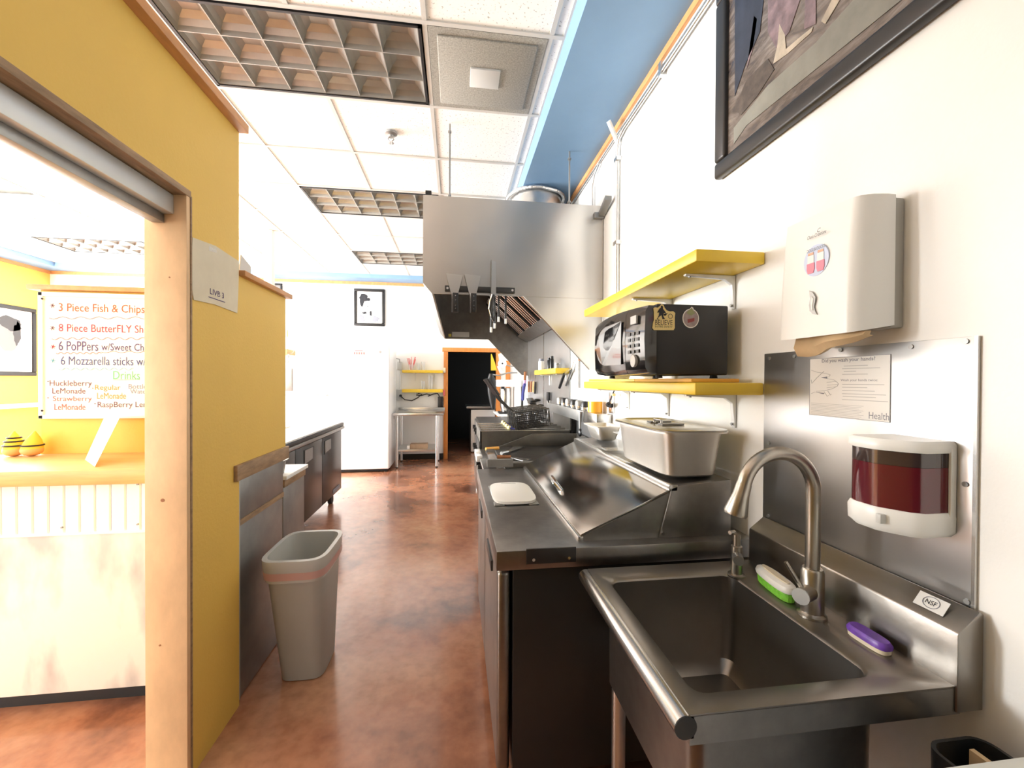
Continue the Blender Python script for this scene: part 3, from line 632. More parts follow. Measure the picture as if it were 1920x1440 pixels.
# white chest in the dark store room
ch = thing('storage_cabinet', 'white cabinet with dark top standing inside the dark doorway', 'cabinet', (.66, 8.4, 0))
MB().box(.29, 1.2, 8.2, 8.9, .02, .84).obj('body', white_en, ch, bev=.008)
MB().box(.20, 1.2, 8.15, 8.95, .87, .91).obj('top', steel_grey, ch, bev=.005)
MB().box(.30, 1.19, 8.22, 8.88, .84, .87).obj('neck', black, ch)
MB().box(.35, 1.15, 8.24, 8.86, 0, .02).obj('plinth', black, ch)
# ================================================================ LEFT KITCHEN LINE
uf = thing('undercounter_refrigerator', 'long dark undercounter refrigerator with recessed square handles and black worktop edge', 'refrigerator', (-1.7, 4.1, 0))
MB().box(-2.1, -1.345, 2.95, 5.08, .14, .86).obj('cabinet', black_metal, uf, bev=.004)
MB().box(-2.12, -1.32, 2.93, 5.10, .885, .925).obj('worktop', mat('lit_top_white', (.84, .82, .78), .4), uf, bev=.003)  # bright light on the dark unit's top is put into its white colour
MB().box(-1.34, -1.305, 2.93, 5.12, .88, .918).obj('worktop_edge', black, uf, bev=.004)
MB().box(-2.1, -1.30, 2.93, 5.13, .845, .878).obj('rail', steel_dark, uf, bev=.004)
for ya, yb_ in ((2.97, 3.66), (3.67, 4.36), (4.37, 5.06)):
    d = MB().box(-1.345, -1.318, ya, yb_, .16, .835).obj('door', black_metal, uf, bev=.004)
    hy = {3.67: 3.98, 4.37: 4.55, 2.97: 3.3}[ya]
    MB().prism([(hy-.13, .66), (hy+.10, .68), (hy+.13, .80), (hy-.13, .80)], 'X', -1.3185, -1.314).obj('recess', black, d)
    MB().prism([(hy-.115, .675), (hy+.085, .69), (hy+.085, .795), (hy-.115, .795)], 'X', -1.3145, -1.311).obj('handle', steel_grey, d)
for yy in (3.0, 5.0):
    for xx in (-2.0, -1.42):
        c = MB().cyl((xx-.02, yy, .05), (xx+.02, yy, .05), .05, n=14).obj('caster', rubber, uf, smooth=True)
        MB().box(xx-.03, xx+.03, yy-.03, yy+.03, .10, .14).obj('fork', steel_grey, c)
lg = MB().box(-1.3185, -1.314, 4.72, 4.98, .185, .225).obj('maker_badge', ink_grey, uf)
tr = tag(MB().prism([(3.35, .926), (4.6, .926), (4.6, .935), (3.35, .99)], 'X', -2.05, -1.7).obj('cutting_board', mat('board_cream', (.84, .80, .72), .5), bev=.003), 'cream board lying tilted on the undercounter refrigerator worktop', 'board')
pb = MB()
for k in range(4): pb.tube([Vector((-1.62+.03*k, 4.75, .93)), Vector((-1.55+.035*k, 4.78+.03*k, .96)), Vector((-1.47, 4.85, .95+.012*k))], .004, 5)
tag(pb.obj('plastic_bag', bag_film), 'small crumpled clear bag on the undercounter refrigerator worktop', 'bag')
cb = thing('base_cabinet', 'grey steel base cabinet with white top just past the low yellow wall', 'cabinet', (-1.25, 2.7, 0))
MB().box(-1.55, -.975, YL+.09, 2.86, .10, .825).obj('body', steel_grey, cb, bev=.004)
MB().box(-1.57, -.955, YL+.085, 2.875, .845, .868).obj('top', white_pl, cb, bev=.003)
MB().box(-1.55, -.968, YL+.09, 2.865, .80, .845).obj('rail', wood_rough, cb, bev=.003)
MB().box(-1.5, -1.05, YL+.12, 2.82, 0, .10).obj('plinth', black, cb)
tb = thing('steel_pan', 'small grey pan with pale rim on the base cabinet past the low wall', 'pan', (-1.02, 2.58, .868))
rg = lambda rr, z: [Vector((-1.035+x, 2.585+y, z)) for x, y in ring(0, 0, .045*rr, .05*rr, 16, .6)]
MB().loft([rg(.8, .869), rg(1, .94), rg(1.25, .945), rg(1.25, .95), rg(.95, .95), rg(.76, .875)], True, True).obj('bowl', steel_grey, tb, smooth=True)
MB().loft([rg(1.28, .9505), rg(1.28, .953), rg(1.0, .953), rg(1.0, .9505)], False, False).obj('rim', white_pl, tb)
# trash can
tc = thing('trash_can', 'grey plastic trash can with clear liner standing in front of the steel cladding', 'trash can', (-.73, 2.19, 0))
def cr(cx, cy, rx, ry, z): return [Vector((x, y, z)) for x, y in ring(cx, cy, rx, ry, 40, .42)]
def cq(t): return (-.722-.014*t, 2.195-.02*t, .098+.036*t, .128+.062*t)
m = MB(); m.loft([cr(*cq(0), .004), cr(*cq(.02), .012), cr(*cq(.94), .565), cr(*cq(.945), .57), cr(*[a*b for a, b in zip(cq(1), (1, 1, 1.05, 1.04))], .575), cr(*[a*b for a, b in zip(cq(1), (1, 1, 1.05, 1.04))], .60), cr(*[a*b for a, b in zip(cq(1), (1, 1, .96, .97))], .60), cr(*[a*b for a, b in zip(cq(.05), (1, 1, .95, .96))], .03)], True, True)
m.obj('body', grey_pl, tc, smooth=True)
m = MB(); m.loft([cr(*[a*b for a, b in zip(cq(.9), (1, 1, 1.035, 1.03))], .50), cr(*[a*b for a, b in zip(cq(1), (1, 1, 1.075, 1.06))], .575), cr(*[a*b for a, b in zip(cq(1), (1, 1, 1.08, 1.065))], .604), cr(*[a*b for a, b in zip(cq(1), (1, 1, .94, .95))], .604), cr(*[a*b for a, b in zip(cq(.8), (1, 1, .93, .94))], .42)], False, False)
m.obj('liner', bag_film, tc, smooth=True)
m = MB(); m.loft([cr(*[a*b for a, b in zip(cq(.88), (1, 1, 1.09, 1.075))], .515), cr(*[a*b for a, b in zip(cq(.93), (1, 1, 1.085, 1.07))], .55)], False, False)
m.obj('drawstring_band', pink, tc, smooth=True)
m = MB(); m.ellipsoid((-.75, 2.12, .43), .05, .05, .04, 9, 6); m.ellipsoid((-.70, 2.23, .41), .06, .06, .03, 9, 6); m.obj('crumpled_paper', aged_paper, tc)
# ================================================================ EXHAUST HOOD
HY0, HY1, HX0, HX1 = 2.85, 5.95, -.223, XW-.005
HZ1, HZ0, HZB = 2.655, 2.07, 2.0
hd = thing('exhaust_hood', 'large stainless steel exhaust hood hanging over the cooking line', 'range hood', (.4, 4.4, 1.49))
end = [(HX0, HZ1), (HX0, HZ0), (HX0+.06, HZB), (HX1, HZB), (HX1, HZ1)]
skirt = [(.452, HZB), (.93, 1.50), (HX1, 1.485), (HX1, HZB)]
MB().prism(end, 'Y', HY0, HY0+.012).obj('end_panel', steel_hood, hd)
MB().prism(skirt, 'Y', HY0+.004, HY0+.014).obj('end_skirt', steel_hood, hd)
MB().prism(end, 'Y', HY1-.012, HY1).obj('end_panel', steel_dark, hd)
MB().prism(skirt, 'Y', HY1-.014, HY1-.004).obj('end_skirt', steel_dark, hd)
MB().box(HX0, HX0+.012, HY0+.012, HY1-.012, HZ0, HZ1).obj('front_panel', steel_hood, hd)
MB().prism([(HX0, HZ0), (HX0+.012, HZ0), (HX0+.072, HZB), (HX0+.06, HZB)], 'Y', HY0+.012, HY1-.012).obj('front_lip', steel_dark, hd)
MB().box(HX0+.012, HX1, HY0+.012, HY1-.012, HZ1-.012, HZ1).obj('top_panel', steel_dark, hd)
MB().box(HX1-.012, HX1, HY0+.014, HY1-.014, HZB, HZ1-.012).obj('back_panel', steel_dark, hd)
a, b = Vector((.452, HY0-.003, HZB)), Vector((.93, HY0-.003, 1.50))
MB().tube([a, b], .006, 6).obj('skirt_edge', steel, hd)
# grease filters, sloping down to the wall, with baffles
fa, fb = Vector((.42, 0, 2.50)), Vector((.90, 0, 2.06)); dv = (fb-fa); nv = Vector((dv.z, 0, -dv.x)).normalized()
bl = MB().loft([[fa+Y_*y+nv*z for y, z in ((-.018, 0), (.018, 0), (.018, .004), (.008, .009), (-.008, .009), (-.018, .004))], [fb+Y_*y+nv*z for y, z in ((-.018, 0), (.018, 0), (.018, .004), (.008, .009), (-.008, .009), (-.018, .004))]]).data('baffle', Vector((0, 0, 0)), steel, False)
for k in range(6):
    y0, y1 = HY0+.08+k*.49, HY0+.08+k*.49+.48
    m = MB()
    m.loft([[fa+Y_*y+nv*z for y, z in ((y0, -.012), (y1, -.012), (y1, -.004), (y0, -.004))], [fb+Y_*y+nv*z for y, z in ((y0, -.012), (y1, -.012), (y1, -.004), (y0, -.004))]])
    for yy in (y0, y1-.02): m.loft([[fa+Y_*y+nv*z for y, z in ((yy, -.004), (yy+.02, -.004), (yy+.02, .024), (yy, .024))], [fb+Y_*y+nv*z for y, z in ((yy, -.004), (yy+.02, -.004), (yy+.02, .024), (yy, .024))]])
    fl_ = m.obj('grease_filter', black, hd)
    for q in range(5):
        o = bpy.data.objects.new('baffle', bl); C.objects.link(o); o.parent = fl_; o.location = Vector((0, y0+.055+q*.0925, 0)) - WP[fl_]
MB().prism([(.86, 2.05), (1.0, 1.97), (1.02, 2.0), (.92, 2.09)], 'Y', HY0+.03, HY1-.03).obj('grease_trough', steel_dark, hd)
# lamp globe and rating label inside
MB().lathe((.22, 3.6, 2.50), [(.05, .14), (.05, .10), (.035, .09), (.035, .0)], 14).obj('lamp_base', steel_grey, hd, smooth=True)
MB().ellipsoid((.22, 3.6, 2.47), .045, .045, .055).obj('lamp_globe', clear, hd, smooth=True)
MB().box(-.06, .18, HY1-.016, HY1-.013, 2.03, 2.10).obj('rating_label', aluminium, hd)
MB().box(-.11, -.07, HY1-.016, HY1-.013, 2.03, 2.07).obj('warning_label', mat('label_yellow', (.7, .6, .1), .5), hd)
# exhaust collar and duct into the soffit
qx, qy = .70, 3.70
dc = thing('exhaust_duct', 'round galvanised duct collar on top of the exhaust hood', 'duct', (qx, qy, HZ1))
pr = [(.235, 0), (.235, .03), (.25, .035), (.25, .05), (.232, .055), (.232, .10), (.245, .105), (.245, .12), (.228, .125), (.228, .17), (.24, .175), (.24, .19), (.225, .195), (.225, ZS-HZ1-.002)]
MB().lathe((qx, qy, HZ1+.001), pr[:9], 36).obj('collar', galv, dc, smooth=True)
MB().lathe((qx, qy, HZ1), pr[8:], 36).obj('pipe', galv, dc, smooth=True)
rnd = random.Random(4)
MB().tube([Vector((qx+.25*math.cos(a), qy+.25*math.sin(a), ZS-.03+.012*rnd.random())) for a in [2*PI*k/24 for k in range(25)]], .016, 7).obj('foil_tape', mat('foil', (.8, .8, .8), .35, 1, bump=(40, .6)), dc, smooth=True)
# hanging rods
def rod(p, q, label):
    t = thing('hanging_rod', label, 'rod', (p.x, p.y, p.z), 'threaded rods holding the hood')
    MB().cyl(p, q, .006, n=8).obj('rod', steel_grey, t)
    MB().box(p.x-.05, p.x+.05, p.y-.02, p.y+.02, p.z, p.z+.008).obj('angle', steel_grey, t)
    for z in (p.z+.04, q.z-.06): MB().cyl((p.x, p.y, z), (p.x, p.y, z+.012), .013, n=6).obj('nut', steel_grey, t)
rod(Vector((-.05, 2.95, HZ1+.001)), Vector((-.05, 2.95, ZC-.001)), 'dark threaded rod from the ceiling tile to the left of the hood top')
rod(Vector((.80, 2.93, HZ1+.001)), Vector((.80, 2.93, ZS-.001)), 'pale threaded rod from the blue soffit to the hood beside the duct')
bk = thing('hood_bracket', 'small steel angle bracket tying the hood corner to the wall conduit', 'bracket', (1.0, HY0-.05, 2.55))
MB().box(.955, XW-.006, HY0-.025, HY0-.001, 2.56, 2.60).obj('plate', steel_grey, bk, bev=.003)
MB().obox((XW-.035, HY0-.11, 2.60), (.022, .0, 0), (.01, .10, -.02), (0, 0, .014)).obj('arm', steel_grey, bk)
MB().box(-.21, -.17, 2.87, 2.93, HZ1, HZ1+.04).obj('clip', black, hd)
# ---------------------------------------------------------------- magnetic strip and tools on the hood end
YM = HY0-.001
ms = thing('magnetic_strip', 'black magnetic tool strip on the lower edge of the hood end', 'tool strip', (.16, YM-.01, 2.03))
a, b = P(834, 541, Y=YM), P(965, 541, Y=YM)
MB().box(a.x, b.x, YM-.014, YM, a.z-.019, a.z+.019).obj('bar', black, ms, bev=.003)
for xx in (a.x+.018, b.x-.018): MB().cyl((xx, YM-.018, a.z), (xx, YM-.013, a.z), .008, n=10).obj('screw', chrome, ms)
zs = a.z
def spat(px, label):
    x = P(px, 540, Y=YM).x; y = YM-.0185
    t = thing('turner', label, 'turner', (x, y, 1.87), 'steel turners on the magnetic strip')
    MB().prism([(x-.055, 2.135), (x+.055, 2.125), (x+.048, 2.09), (x+.024, 2.0), (x-.022, 2.0), (x-.046, 2.09)], 'Y', y-.001, y+.001).obj('blade', steel, t)
    h = MB().box(x-.012, x+.026, y-.012, y+.004, 1.875, 2.005).obj('handle', black, t, bev=.004)
    MB().box(x-.018, x-.012, y-.01, y+.003, 1.873, 2.005).obj('tang', chrome, t)
    for z in (1.985, 1.955, 1.92, 1.90): MB().cyl((x+.008, y-.0135, z), (x+.008, y-.011, z), .004, n=8).obj('rivet', chrome, h)
spat(852, 'left of two steel turners with black riveted handles on the hood strip')
spat(886, 'right of two steel turners with black riveted handles on the hood strip')
x = P(925, 500, Y=YM).x; y = YM-.0185
k1 = thing('carving_knife', 'long steel knife with curved black handle on the hood strip', 'knife', (x, y, 1.8))
MB().prism([(x-.017, 2.235), (x-.013, 2.235), (x-.012, 2.0), (x-.017, 2.0)], 'Y', y-.001, y+.001).obj('spine', steel_grey, k1)
MB().prism([(x-.012, 2.23), (x+.016, 2.225), (x+.018, 1.99), (x-.012, 1.99)], 'Y', y-.001, y+.001).obj('blade', steel, k1)
MB().tube([(x, y-.006, 2.0), (x-.012, y-.006, 1.95), (x-.02, y-.006, 1.90), (x-.01, y-.006, 1.85), (x+.004, y-.006, 1.82)], [.010, .015, .016, .013, .008], 10).obj('handle', black, k1, smooth=True)
MB().tube([(x-.012, y-.02, 2.0), (x-.028, y-.018, 1.95), (x-.034, y-.018, 1.90), (x-.02, y-.018, 1.85)], .004, 6).obj('handle_edge', chrome, k1)
for n_, (px, zb) in enumerate(((921, 1.755), (928, 1.785), (936, 1.835), (950, 1.825))):
    x = P(px, 600, Y=HY0+.06).x; yy = HY0+.06+.02*n_
    t = thing('skewer', ['leftmost white-tipped dark skewer under the hood edge, hanging lowest', 'second white-tipped dark skewer from the left under the hood edge', 'third white-tipped dark skewer from the left under the hood edge', 'rightmost white-tipped dark skewer under the hood edge'][n_], 'skewer', (x, yy, zb), 'tools hanging inside the hood')
    MB().tube([(x, yy, HZB+.06), (x, yy, zb+.03)], .007, 8).obj('shaft', black, t)
    MB().tube([(x, yy, zb+.035), (x, yy, zb)], .008, 8).obj('tip', white_pl, t)
    MB().tube([(x, yy, HZB+.06), (x, HY0+.03, HZB+.075), (x, HY0+.0125, HZB+.06)], .004, 6).obj('hook', steel_grey, t)
# ================================================================ PREP TABLE
PY0, PY1, PF, PZ = 1.305, 2.54, .128, .88
pr_ = thing('prep_refrigerator', 'stainless sandwich prep refrigerator with sloping lid beside the sink', 'prep table', (.57, 1.92, 0))
MB().box(.185, XW-.04, PY0+.03, PY1-.03, .13, .815).obj('cabinet', black_metal, pr_, bev=.004)
for k in range(2):
    ya = PY0+.035+k*.59; d = MB().box(.135, .178, ya, ya+.58, .14, .80).obj('door', steel_dark, pr_, bev=.016, seg=4)
    MB().box(.128, .136, ya+.18, ya+.40, .72, .76).obj('handle', black, d, bev=.003)
MB().box(PF, XW-.012, PY0, PY1, .818, PZ).obj('worktop', steel_dark, pr_, bev=.003)
b_ = MB().box(.222, .384, PY0-.008, PY0-.0005, .838, PZ+.006).obj('board_clip', black_metal, pr_, bev=.001)
for xx in (.245, .36): MB().cyl((xx, PY0-.012, .853), (xx, PY0-.007, .853), .005, n=10).obj('screw', chrome, b_)
# raised rail: front lip, lid, rear housing
LF, LT = .42, .748
MB().box(LF-.012, LF+.006, PY0+.05, PY1-.02, PZ, PZ+.016).obj('front_lip', steel, pr_, bev=.002)
lid = MB().prism([(LF, PZ+.014), (LT-.008, 1.038), (LT-.012, 1.046), (LF-.004, PZ+.022)], 'Y', PY0+.052, PY1-.022).obj('lid', mat('lid_steel', (.46, .45, .43), .15, 1, noise=(3, .1), bump=(3, .02)), pr_, bev=.001)
for yy in (PY0+.052, PY1-.026):
    MB().prism([(LF, PZ), (LT-.055, PZ), (LT-.012, 1.036), (LF, PZ+.014)], 'Y', yy, yy+.004).obj('lid_cheek', steel_dark, pr_)
MB().box(LT-.02, LT+.012, PY0+.045, PY1-.015, 1.040, 1.062).obj('hinge_rail', steel, pr_, bev=.002)
MB().prism([(LT-.055, PZ), (XW-.07, PZ), (XW-.07, 1.075), (LT+.012, 1.058), (LT-.01, 1.05)], 'Y', PY0+.045, PY1-.015).obj('rear_housing', steel_dark, pr_, bev=.002)
MB().cyl((LT-.045, PY0+.046, .898), (LT-.045, PY0+.036, .898), .006, n=10).obj('screw', chrome, pr_)
hq = P(1043, 908, Y=1.95); hx = LF+.075; hz = PZ+.02+.075*.48
MB().tube([(hx-.022, 1.83, hz-.012), (hx-.045, 1.85, hz+.018), (hx-.04, 1.95, hz+.022), (hx-.022, 1.97, hz-.010)], .010, 8).obj('lid_handle', chrome, lid, smooth=True)
for yy in (PY0+.12, PY1-.12):
    for xx in (.25, .90):
        c = MB().cyl((xx, yy-.02, .05), (xx, yy+.02, .05), .05, n=14).obj('caster', rubber, pr_, smooth=True)
        MB().box(xx-.03, xx+.03, yy-.025, yy+.025, .10, .13).obj('fork', steel_grey, c)
# white cutting board on the worktop
rb = lambda z, g=0: [Vector((.262+x, 1.945+y, z)) for x, y in ring(0, 0, .098-g, .17-g, 32, .5)]
cbd = thing('cutting_board', 'white cutting board with rounded corners on the prep worktop', 'cutting board', (.262, 1.945, PZ))
MB().loft([rb(PZ+.006, .002), rb(PZ+.007), rb(PZ+.018), rb(PZ+.0195, .003)]).obj('board', white_pl, cbd, smooth=True)
for sx, sy in ((-1, -1), (1, -1), (-1, 1), (1, 1)):
    MB().box(.262+sx*.075-.022, .262+sx*.075+.022, 1.945+sy*.142-.026, 1.945+sy*.142+.026, PZ, PZ+.0055).obj('corner_foot', steel_grey, cbd, bev=.002)
MB().box(.225, .30, 2.085, 2.092, PZ+.0192, PZ+.0202).obj('slot', grey_lt, cbd)
# food pans on the rear housing
pan_m = mat('pan_steel', (.66, .64, .60), .42, 1, noise=(6, .06))
def pan(cx, cy, hx_, hy_, z0, h, label, lid_=False, mt=pan_m):
    t = thing('food_pan', label, 'pan', (cx, cy, z0), 'steel food pans on the prep table')
    R_ = lambda sx, z, p=.35: [Vector((cx+x, cy+y, z)) for x, y in ring(0, 0, hx_+sx, hy_+sx, 36, p)]
    MB().loft([R_(-.032, z0+.001), R_(-.022, z0+.008), R_(-.006, z0+h-.03), R_(-.002, z0+h-.012), R_(-.002, z0+h-.006), R_(.016, z0+h-.005), R_(.016, z0+h), R_(-.006, z0+h), R_(-.012, z0+h-.03), R_(-.03, z0+.015)], True, True).obj('tub', mt, t, smooth=True)
    if lid_:
        l = MB().loft([R_(.012, z0+h+.0005), R_(.014, z0+h+.006), R_(-.02, z0+h+.012), R_(-.03, z0+h+.006)]).obj('lid', steel, t, smooth=True)
        for yy in (-.05, .05): MB().box(cx-.045, cx+.045, cy+yy-.018, cy+yy+.018, z0+h+.007, z0+h+.013).obj('recess', brown_handle if 0 else steel_dark, l)
        MB().tube([(cx-.03, cy-.03, z0+h+.008), (cx-.03, cy-.03, z0+h+.022), (cx-.03, cy+.03, z0+h+.022), (cx-.03, cy+.03, z0+h+.008)], .005, 8).obj('handle', steel, l)
    return t
HZT = 1.072
pan(.842, 1.60, .125, .235, HZT+.004, .165, 'large deep lidded steel food pan on the prep table below the microwave', True)
pan(.86, 2.37, .075, .11, HZT+.004, .085, 'small open steel food pan at the far end of the prep table', False)
# clear acrylic holder
ac = thing('acrylic_holder', 'clear bent acrylic holder between the two steel food pans', 'holder', (.84, 2.02, HZT))
MB().box(.80, .88, 1.985, 1.99, HZT+.004, HZT+.085).obj('front_sheet', clear, ac)
MB().box(.80, .88, 1.985, 2.06, HZT+.083, HZT+.088).obj('top_sheet', clear, ac)
MB().box(.74, .88, 1.985, 2.06, HZT+.002, HZT+.006).obj('foot', clear, ac)
# ================================================================ COOKING LINE
gr = thing('griddle', 'flat-top griddle on a steel stand behind the prep table', 'griddle', (.6, 2.97, 0))
GY0, GY1, GZ = 2.57, 3.36, .885
MB().box(.19, 1.0, GY0, GY1, .70, GZ-.03).obj('body', steel_dark, gr, bev=.005)
MB().box(.30, .98, GY0+.02, GY1-.02, GZ-.03, GZ).obj('plate', iron, gr, bev=.003)
m = MB(); m.box(.30, 1.0, GY0, GY0+.015, GZ-.03, GZ+.02); m.prism([(.34, GZ), (1.0, GZ), (1.0, GZ+.10), (.62, GZ+.10)], 'Y', GY1-.015, GY1); m.box(.985, 1.0, GY0, GY1, GZ-.03, GZ+.10)
m.obj('splash_guard', steel_cook, gr, bev=.002)
MB().box(.17, .30, GY0+.01, GY1-.01, GZ-.045, GZ-.02).obj('grease_trough', steel_dark, gr, bev=.004)
for k in range(3):
    kb = MB().cyl((.19, GY0+.16+k*.24, .79), (.155, GY0+.16+k*.24, .79), .028, n=16).obj('knob', black, gr, smooth=True)
    MB().box(.148, .156, GY0+.155+k*.24, GY0+.165+k*.24, .765, .815).obj('pointer', white_pl, kb)
for xx in (.24, .95):
    for yy in (GY0+.05, GY1-.05): MB().cyl((xx, yy, 0), (xx, yy, .70), .022, n=12).obj('leg', galv, gr, smooth=True)
MB().box(.24, .96, GY0+.04, GY1-.04, .25, .27).obj('undershelf', galv, gr)
for k, (ya, yb_) in enumerate(((2.98, 3.12), (3.16, 3.30))): MB().box(.145, .188, ya, yb_, GZ-.05, GZ-.005).obj('side_rest', white_en, gr, bev=.006)
# tools lying on the griddle
sq = thing('griddle_scraper', 'steel griddle scraper with an orange handle lying on the griddle front', 'scraper', (.30, 2.95, GZ))
a, b = P(911, 842, Z=GZ+.05), P(935, 840, Z=GZ+.05)
MB().tube([a, b], .012, 10).obj('handle', orange_pl, sq, smooth=True)
MB().obox((a+Vector((.03, -.19, -.028))), (.025, 0, 0), (.0, .19, .012), (0, 0, .003)).obj('shaft', steel, sq)
MB().box(a.x-.02, a.x+.14, a.y-.40, a.y-.375, GZ+.004, GZ+.05).obj('blade', steel_grey, sq)
MB().box(a.x+.0, a.x+.06, a.y-.01, a.y+.01, GZ+.02, GZ+.05).obj('joint', steel_grey, sq)
def gturner(px0, py0, px1, py1, px2, py2, label, hm):
    z = GZ+.014; a, b, c = P(px0, py0, Z=z), P(px1, py1, Z=z), P(px2, py2, Z=z)
    t = thing('griddle_turner', label, 'turner', (b.x, b.y, GZ), 'turners lying on the griddle')
    MB().tube([a, b], [.013, .011], 8).obj('handle', hm, t, smooth=True)
    d = (c-b).normalized(); s_ = d.cross(Z_)
    MB().add([b+s_*.012, b-s_*.012, c-s_*.04, c+s_*.04, b+s_*.012-Z_*.002, b-s_*.012-Z_*.002, c-s_*.04-Z_*.006, c+s_*.04-Z_*.006], [(0, 1, 2, 3), (7, 6, 5, 4), (0, 4, 5, 1), (1, 5, 6, 2), (2, 6, 7, 3), (3, 7, 4, 0)]).obj('blade', steel, t)
gturner(932, 857, 958, 857, 988, 862, 'turner with brown wooden handle lying nearest on the griddle', brown_handle)
gturner(940, 850, 952, 847, 973, 837, 'turner with steel handle lying farther back on the griddle', steel_grey)
a = P(945, 870, Z=GZ)
tag(MB().box(.34, .52, 2.60, 2.625, GZ+.001, GZ+.022).obj('grill_stone', steel_grey, bev=.004), 'dark grey bar lying along the near edge of the griddle', 'grill bar')
# four-well fryer
fy0, fy1, fzt = 3.48, 4.12, .995
fy_ = thing('fryer', 'grey steel countertop fryer with four narrow wells beyond the griddle', 'fryer', (.55, 3.8, 0))
m = MB(); m.box(.20, .98, fy0, fy0+.012, .45, fzt); m.box(.20, .98, fy1-.012, fy1, .45, fzt); m.box(.20, .212, fy0, fy1, .45, fzt); m.box(.968, .98, fy0, fy1, .45, fzt+.15); m.box(.20, .98, fy0, fy1, .45, .46)
m.obj('body', steel_cook, fy_)
for k in range(5): MB().box(.205, .97, fy0+.006+k*.152, fy0+.024+k*.152, fzt-.02, fzt+.004).obj('well_divider', steel, fy_, bev=.002)
MB().box(.21, .97, fy0+.01, fy1-.01, fzt-.13, fzt-.115).obj('oil', mat('fry_oil', (.10, .055, .015), .08, coat=.5), fy_)
MB().box(.19, .20, fy0+.05, fy1-.05, .60, .90).obj('control_panel', black_metal, fy_, bev=.003)
for k in range(4): MB().cyl((.19, fy0+.12+k*.14, .80), (.16, fy0+.12+k*.14, .80), .02, n=12).obj('knob', black, fy_, smooth=True)
for xx in (.25, .92):
    for yy in (fy0+.06, fy1-.06): MB().cyl((xx, yy, 0), (xx, yy, .45), .025, n=12).obj('leg', galv, fy_, smooth=True)
def basket(cx, cy, label, tilt):
    t = thing('fryer_basket', label, 'fryer basket', (cx, cy, fzt+.01), 'wire fryer baskets')
    M_ = Matrix.Translation((cx, cy, fzt+.02)) @ Matrix.Rotation(tilt, 4, 'Y')
    hx_, hy_, h = .15, .06, .15; m = MB(); tr_ = lambda p: M_ @ Vector(p)
    for k in range(9): xx = -hx_+k*2*hx_/8; m.tube([tr_((xx, -hy_, h)), tr_((xx, -hy_*.85, 0)), tr_((xx, hy_*.85, 0)), tr_((xx, hy_, h))], .0026, 5)
    for k in range(4): yy = -hy_+k*2*hy_/3; m.tube([tr_((-hx_, yy, h)), tr_((-hx_*.9, yy*.85, 0)), tr_((hx_*.9, yy*.85, 0)), tr_((hx_, yy, h))], .0026, 5)
    for z, g in ((.05, .93), (.10, .97)): m.tube([tr_((sx*hx_*g, sy*hy_*g, z)) for sx, sy in ((-1, -1), (1, -1), (1, 1), (-1, 1), (-1, -1))], .0026, 5)
    m.obj('wire_mesh', iron, t)
    MB().tube([tr_((sx*hx_, sy*hy_, h)) for sx, sy in ((-1, -1), (1, -1), (1, 1), (-1, 1), (-1, -1))], .005, 6).obj('rim', steel_cook, t)
    MB().tube([tr_((-hx_, -.02, h)), tr_((-hx_-.08, 0, h+.10)), tr_((-hx_-.13, 0, h+.19))], .006, 6).obj('handle', iron, t)
    MB().tube([tr_((-hx_-.11, 0, h+.16)), tr_((-hx_-.19, 0, h+.31))], .013, 8).obj('grip', black, t, smooth=True)
for k, lb in enumerate(('nearest wire fryer basket with upright black grip', 'second nearest wire fryer basket with upright black grip', 'third wire fryer basket with upright black grip, counted from the griddle', 'farthest wire fryer basket with upright black grip')): basket(.66, fy0+.092+k*.152, lb, -.12)
for k in range(4):
    yy = fy0+.10+k*.152
    t = thing('basket_tongs', ['nearest', 'second nearest', 'second farthest', 'farthest'][k]+' yellow-tipped blue handle lying across the fryer wells', 'utensil', (.45, yy, fzt), 'yellow-tipped handles on the fryer')
    MB().tube([(.44, yy-.04, fzt+.022), (.455, yy-.055, fzt+.022)], .017, 8).obj('tip', mat('pale_yellow', (.85, .75, .35), .5) if 'pale_yellow' not in MATS else MATS['pale_yellow'], t, smooth=True)
    MB().tube([(.455, yy-.05, fzt+.018), (.495, yy-.056, fzt+.012)], .008, 8).obj('grip', blue_glove, t, smooth=True)
# second burner range beyond the fryer (mostly hidden)
rg2 = thing('range', 'dark steel cooking range beyond the fryer under the hood', 'stove', (.6, 4.9, 0))
MB().box(.25, .99, 4.25, 5.7, .10, .90).obj('body', steel_dark, rg2, bev=.005)
MB().box(.27, .97, 4.27, 5.68, .90, .925).obj('grate', iron, rg2, bev=.003)
for yy in (4.3, 5.65):
    for xx in (.3, .94): MB().cyl((xx, yy, 0), (xx, yy, .10), .025, n=10).obj('leg', galv, rg2)
for k in range(4): MB().cyl((.25, 4.5+k*.3, .82), (.215, 4.5+k*.3, .82), .026, n=12).obj('knob', black, rg2, smooth=True)
# tall ladles standing in a crock on the range
cr_ = thing('utensil_crock', 'steel crock of black ladles on the cooking range', 'utensil crock', (.80, 4.42, .926))
MB().lathe((.80, 4.42, .926), [(.06, .001), (.065, .14), (.062, .14), (.056, .006)], 18).obj('crock', steel, cr_, smooth=True)
for k in range(4):
    a = .5+k*1.3; e_ = Vector((.80+.06*math.cos(a)+.02*k, 4.42+.05*math.sin(a)-.05*k, 1.20-.015*k))
    l = MB().tube([(.80+.01*math.cos(a), 4.42+.01*math.sin(a), .94), e_], .004, 6).obj('ladle', steel_grey, cr_)
    MB().ellipsoid(e_+Vector((.02, 0, .008)), .04, .03, .014, 10, 6).obj('bowl', black, l, smooth=True)
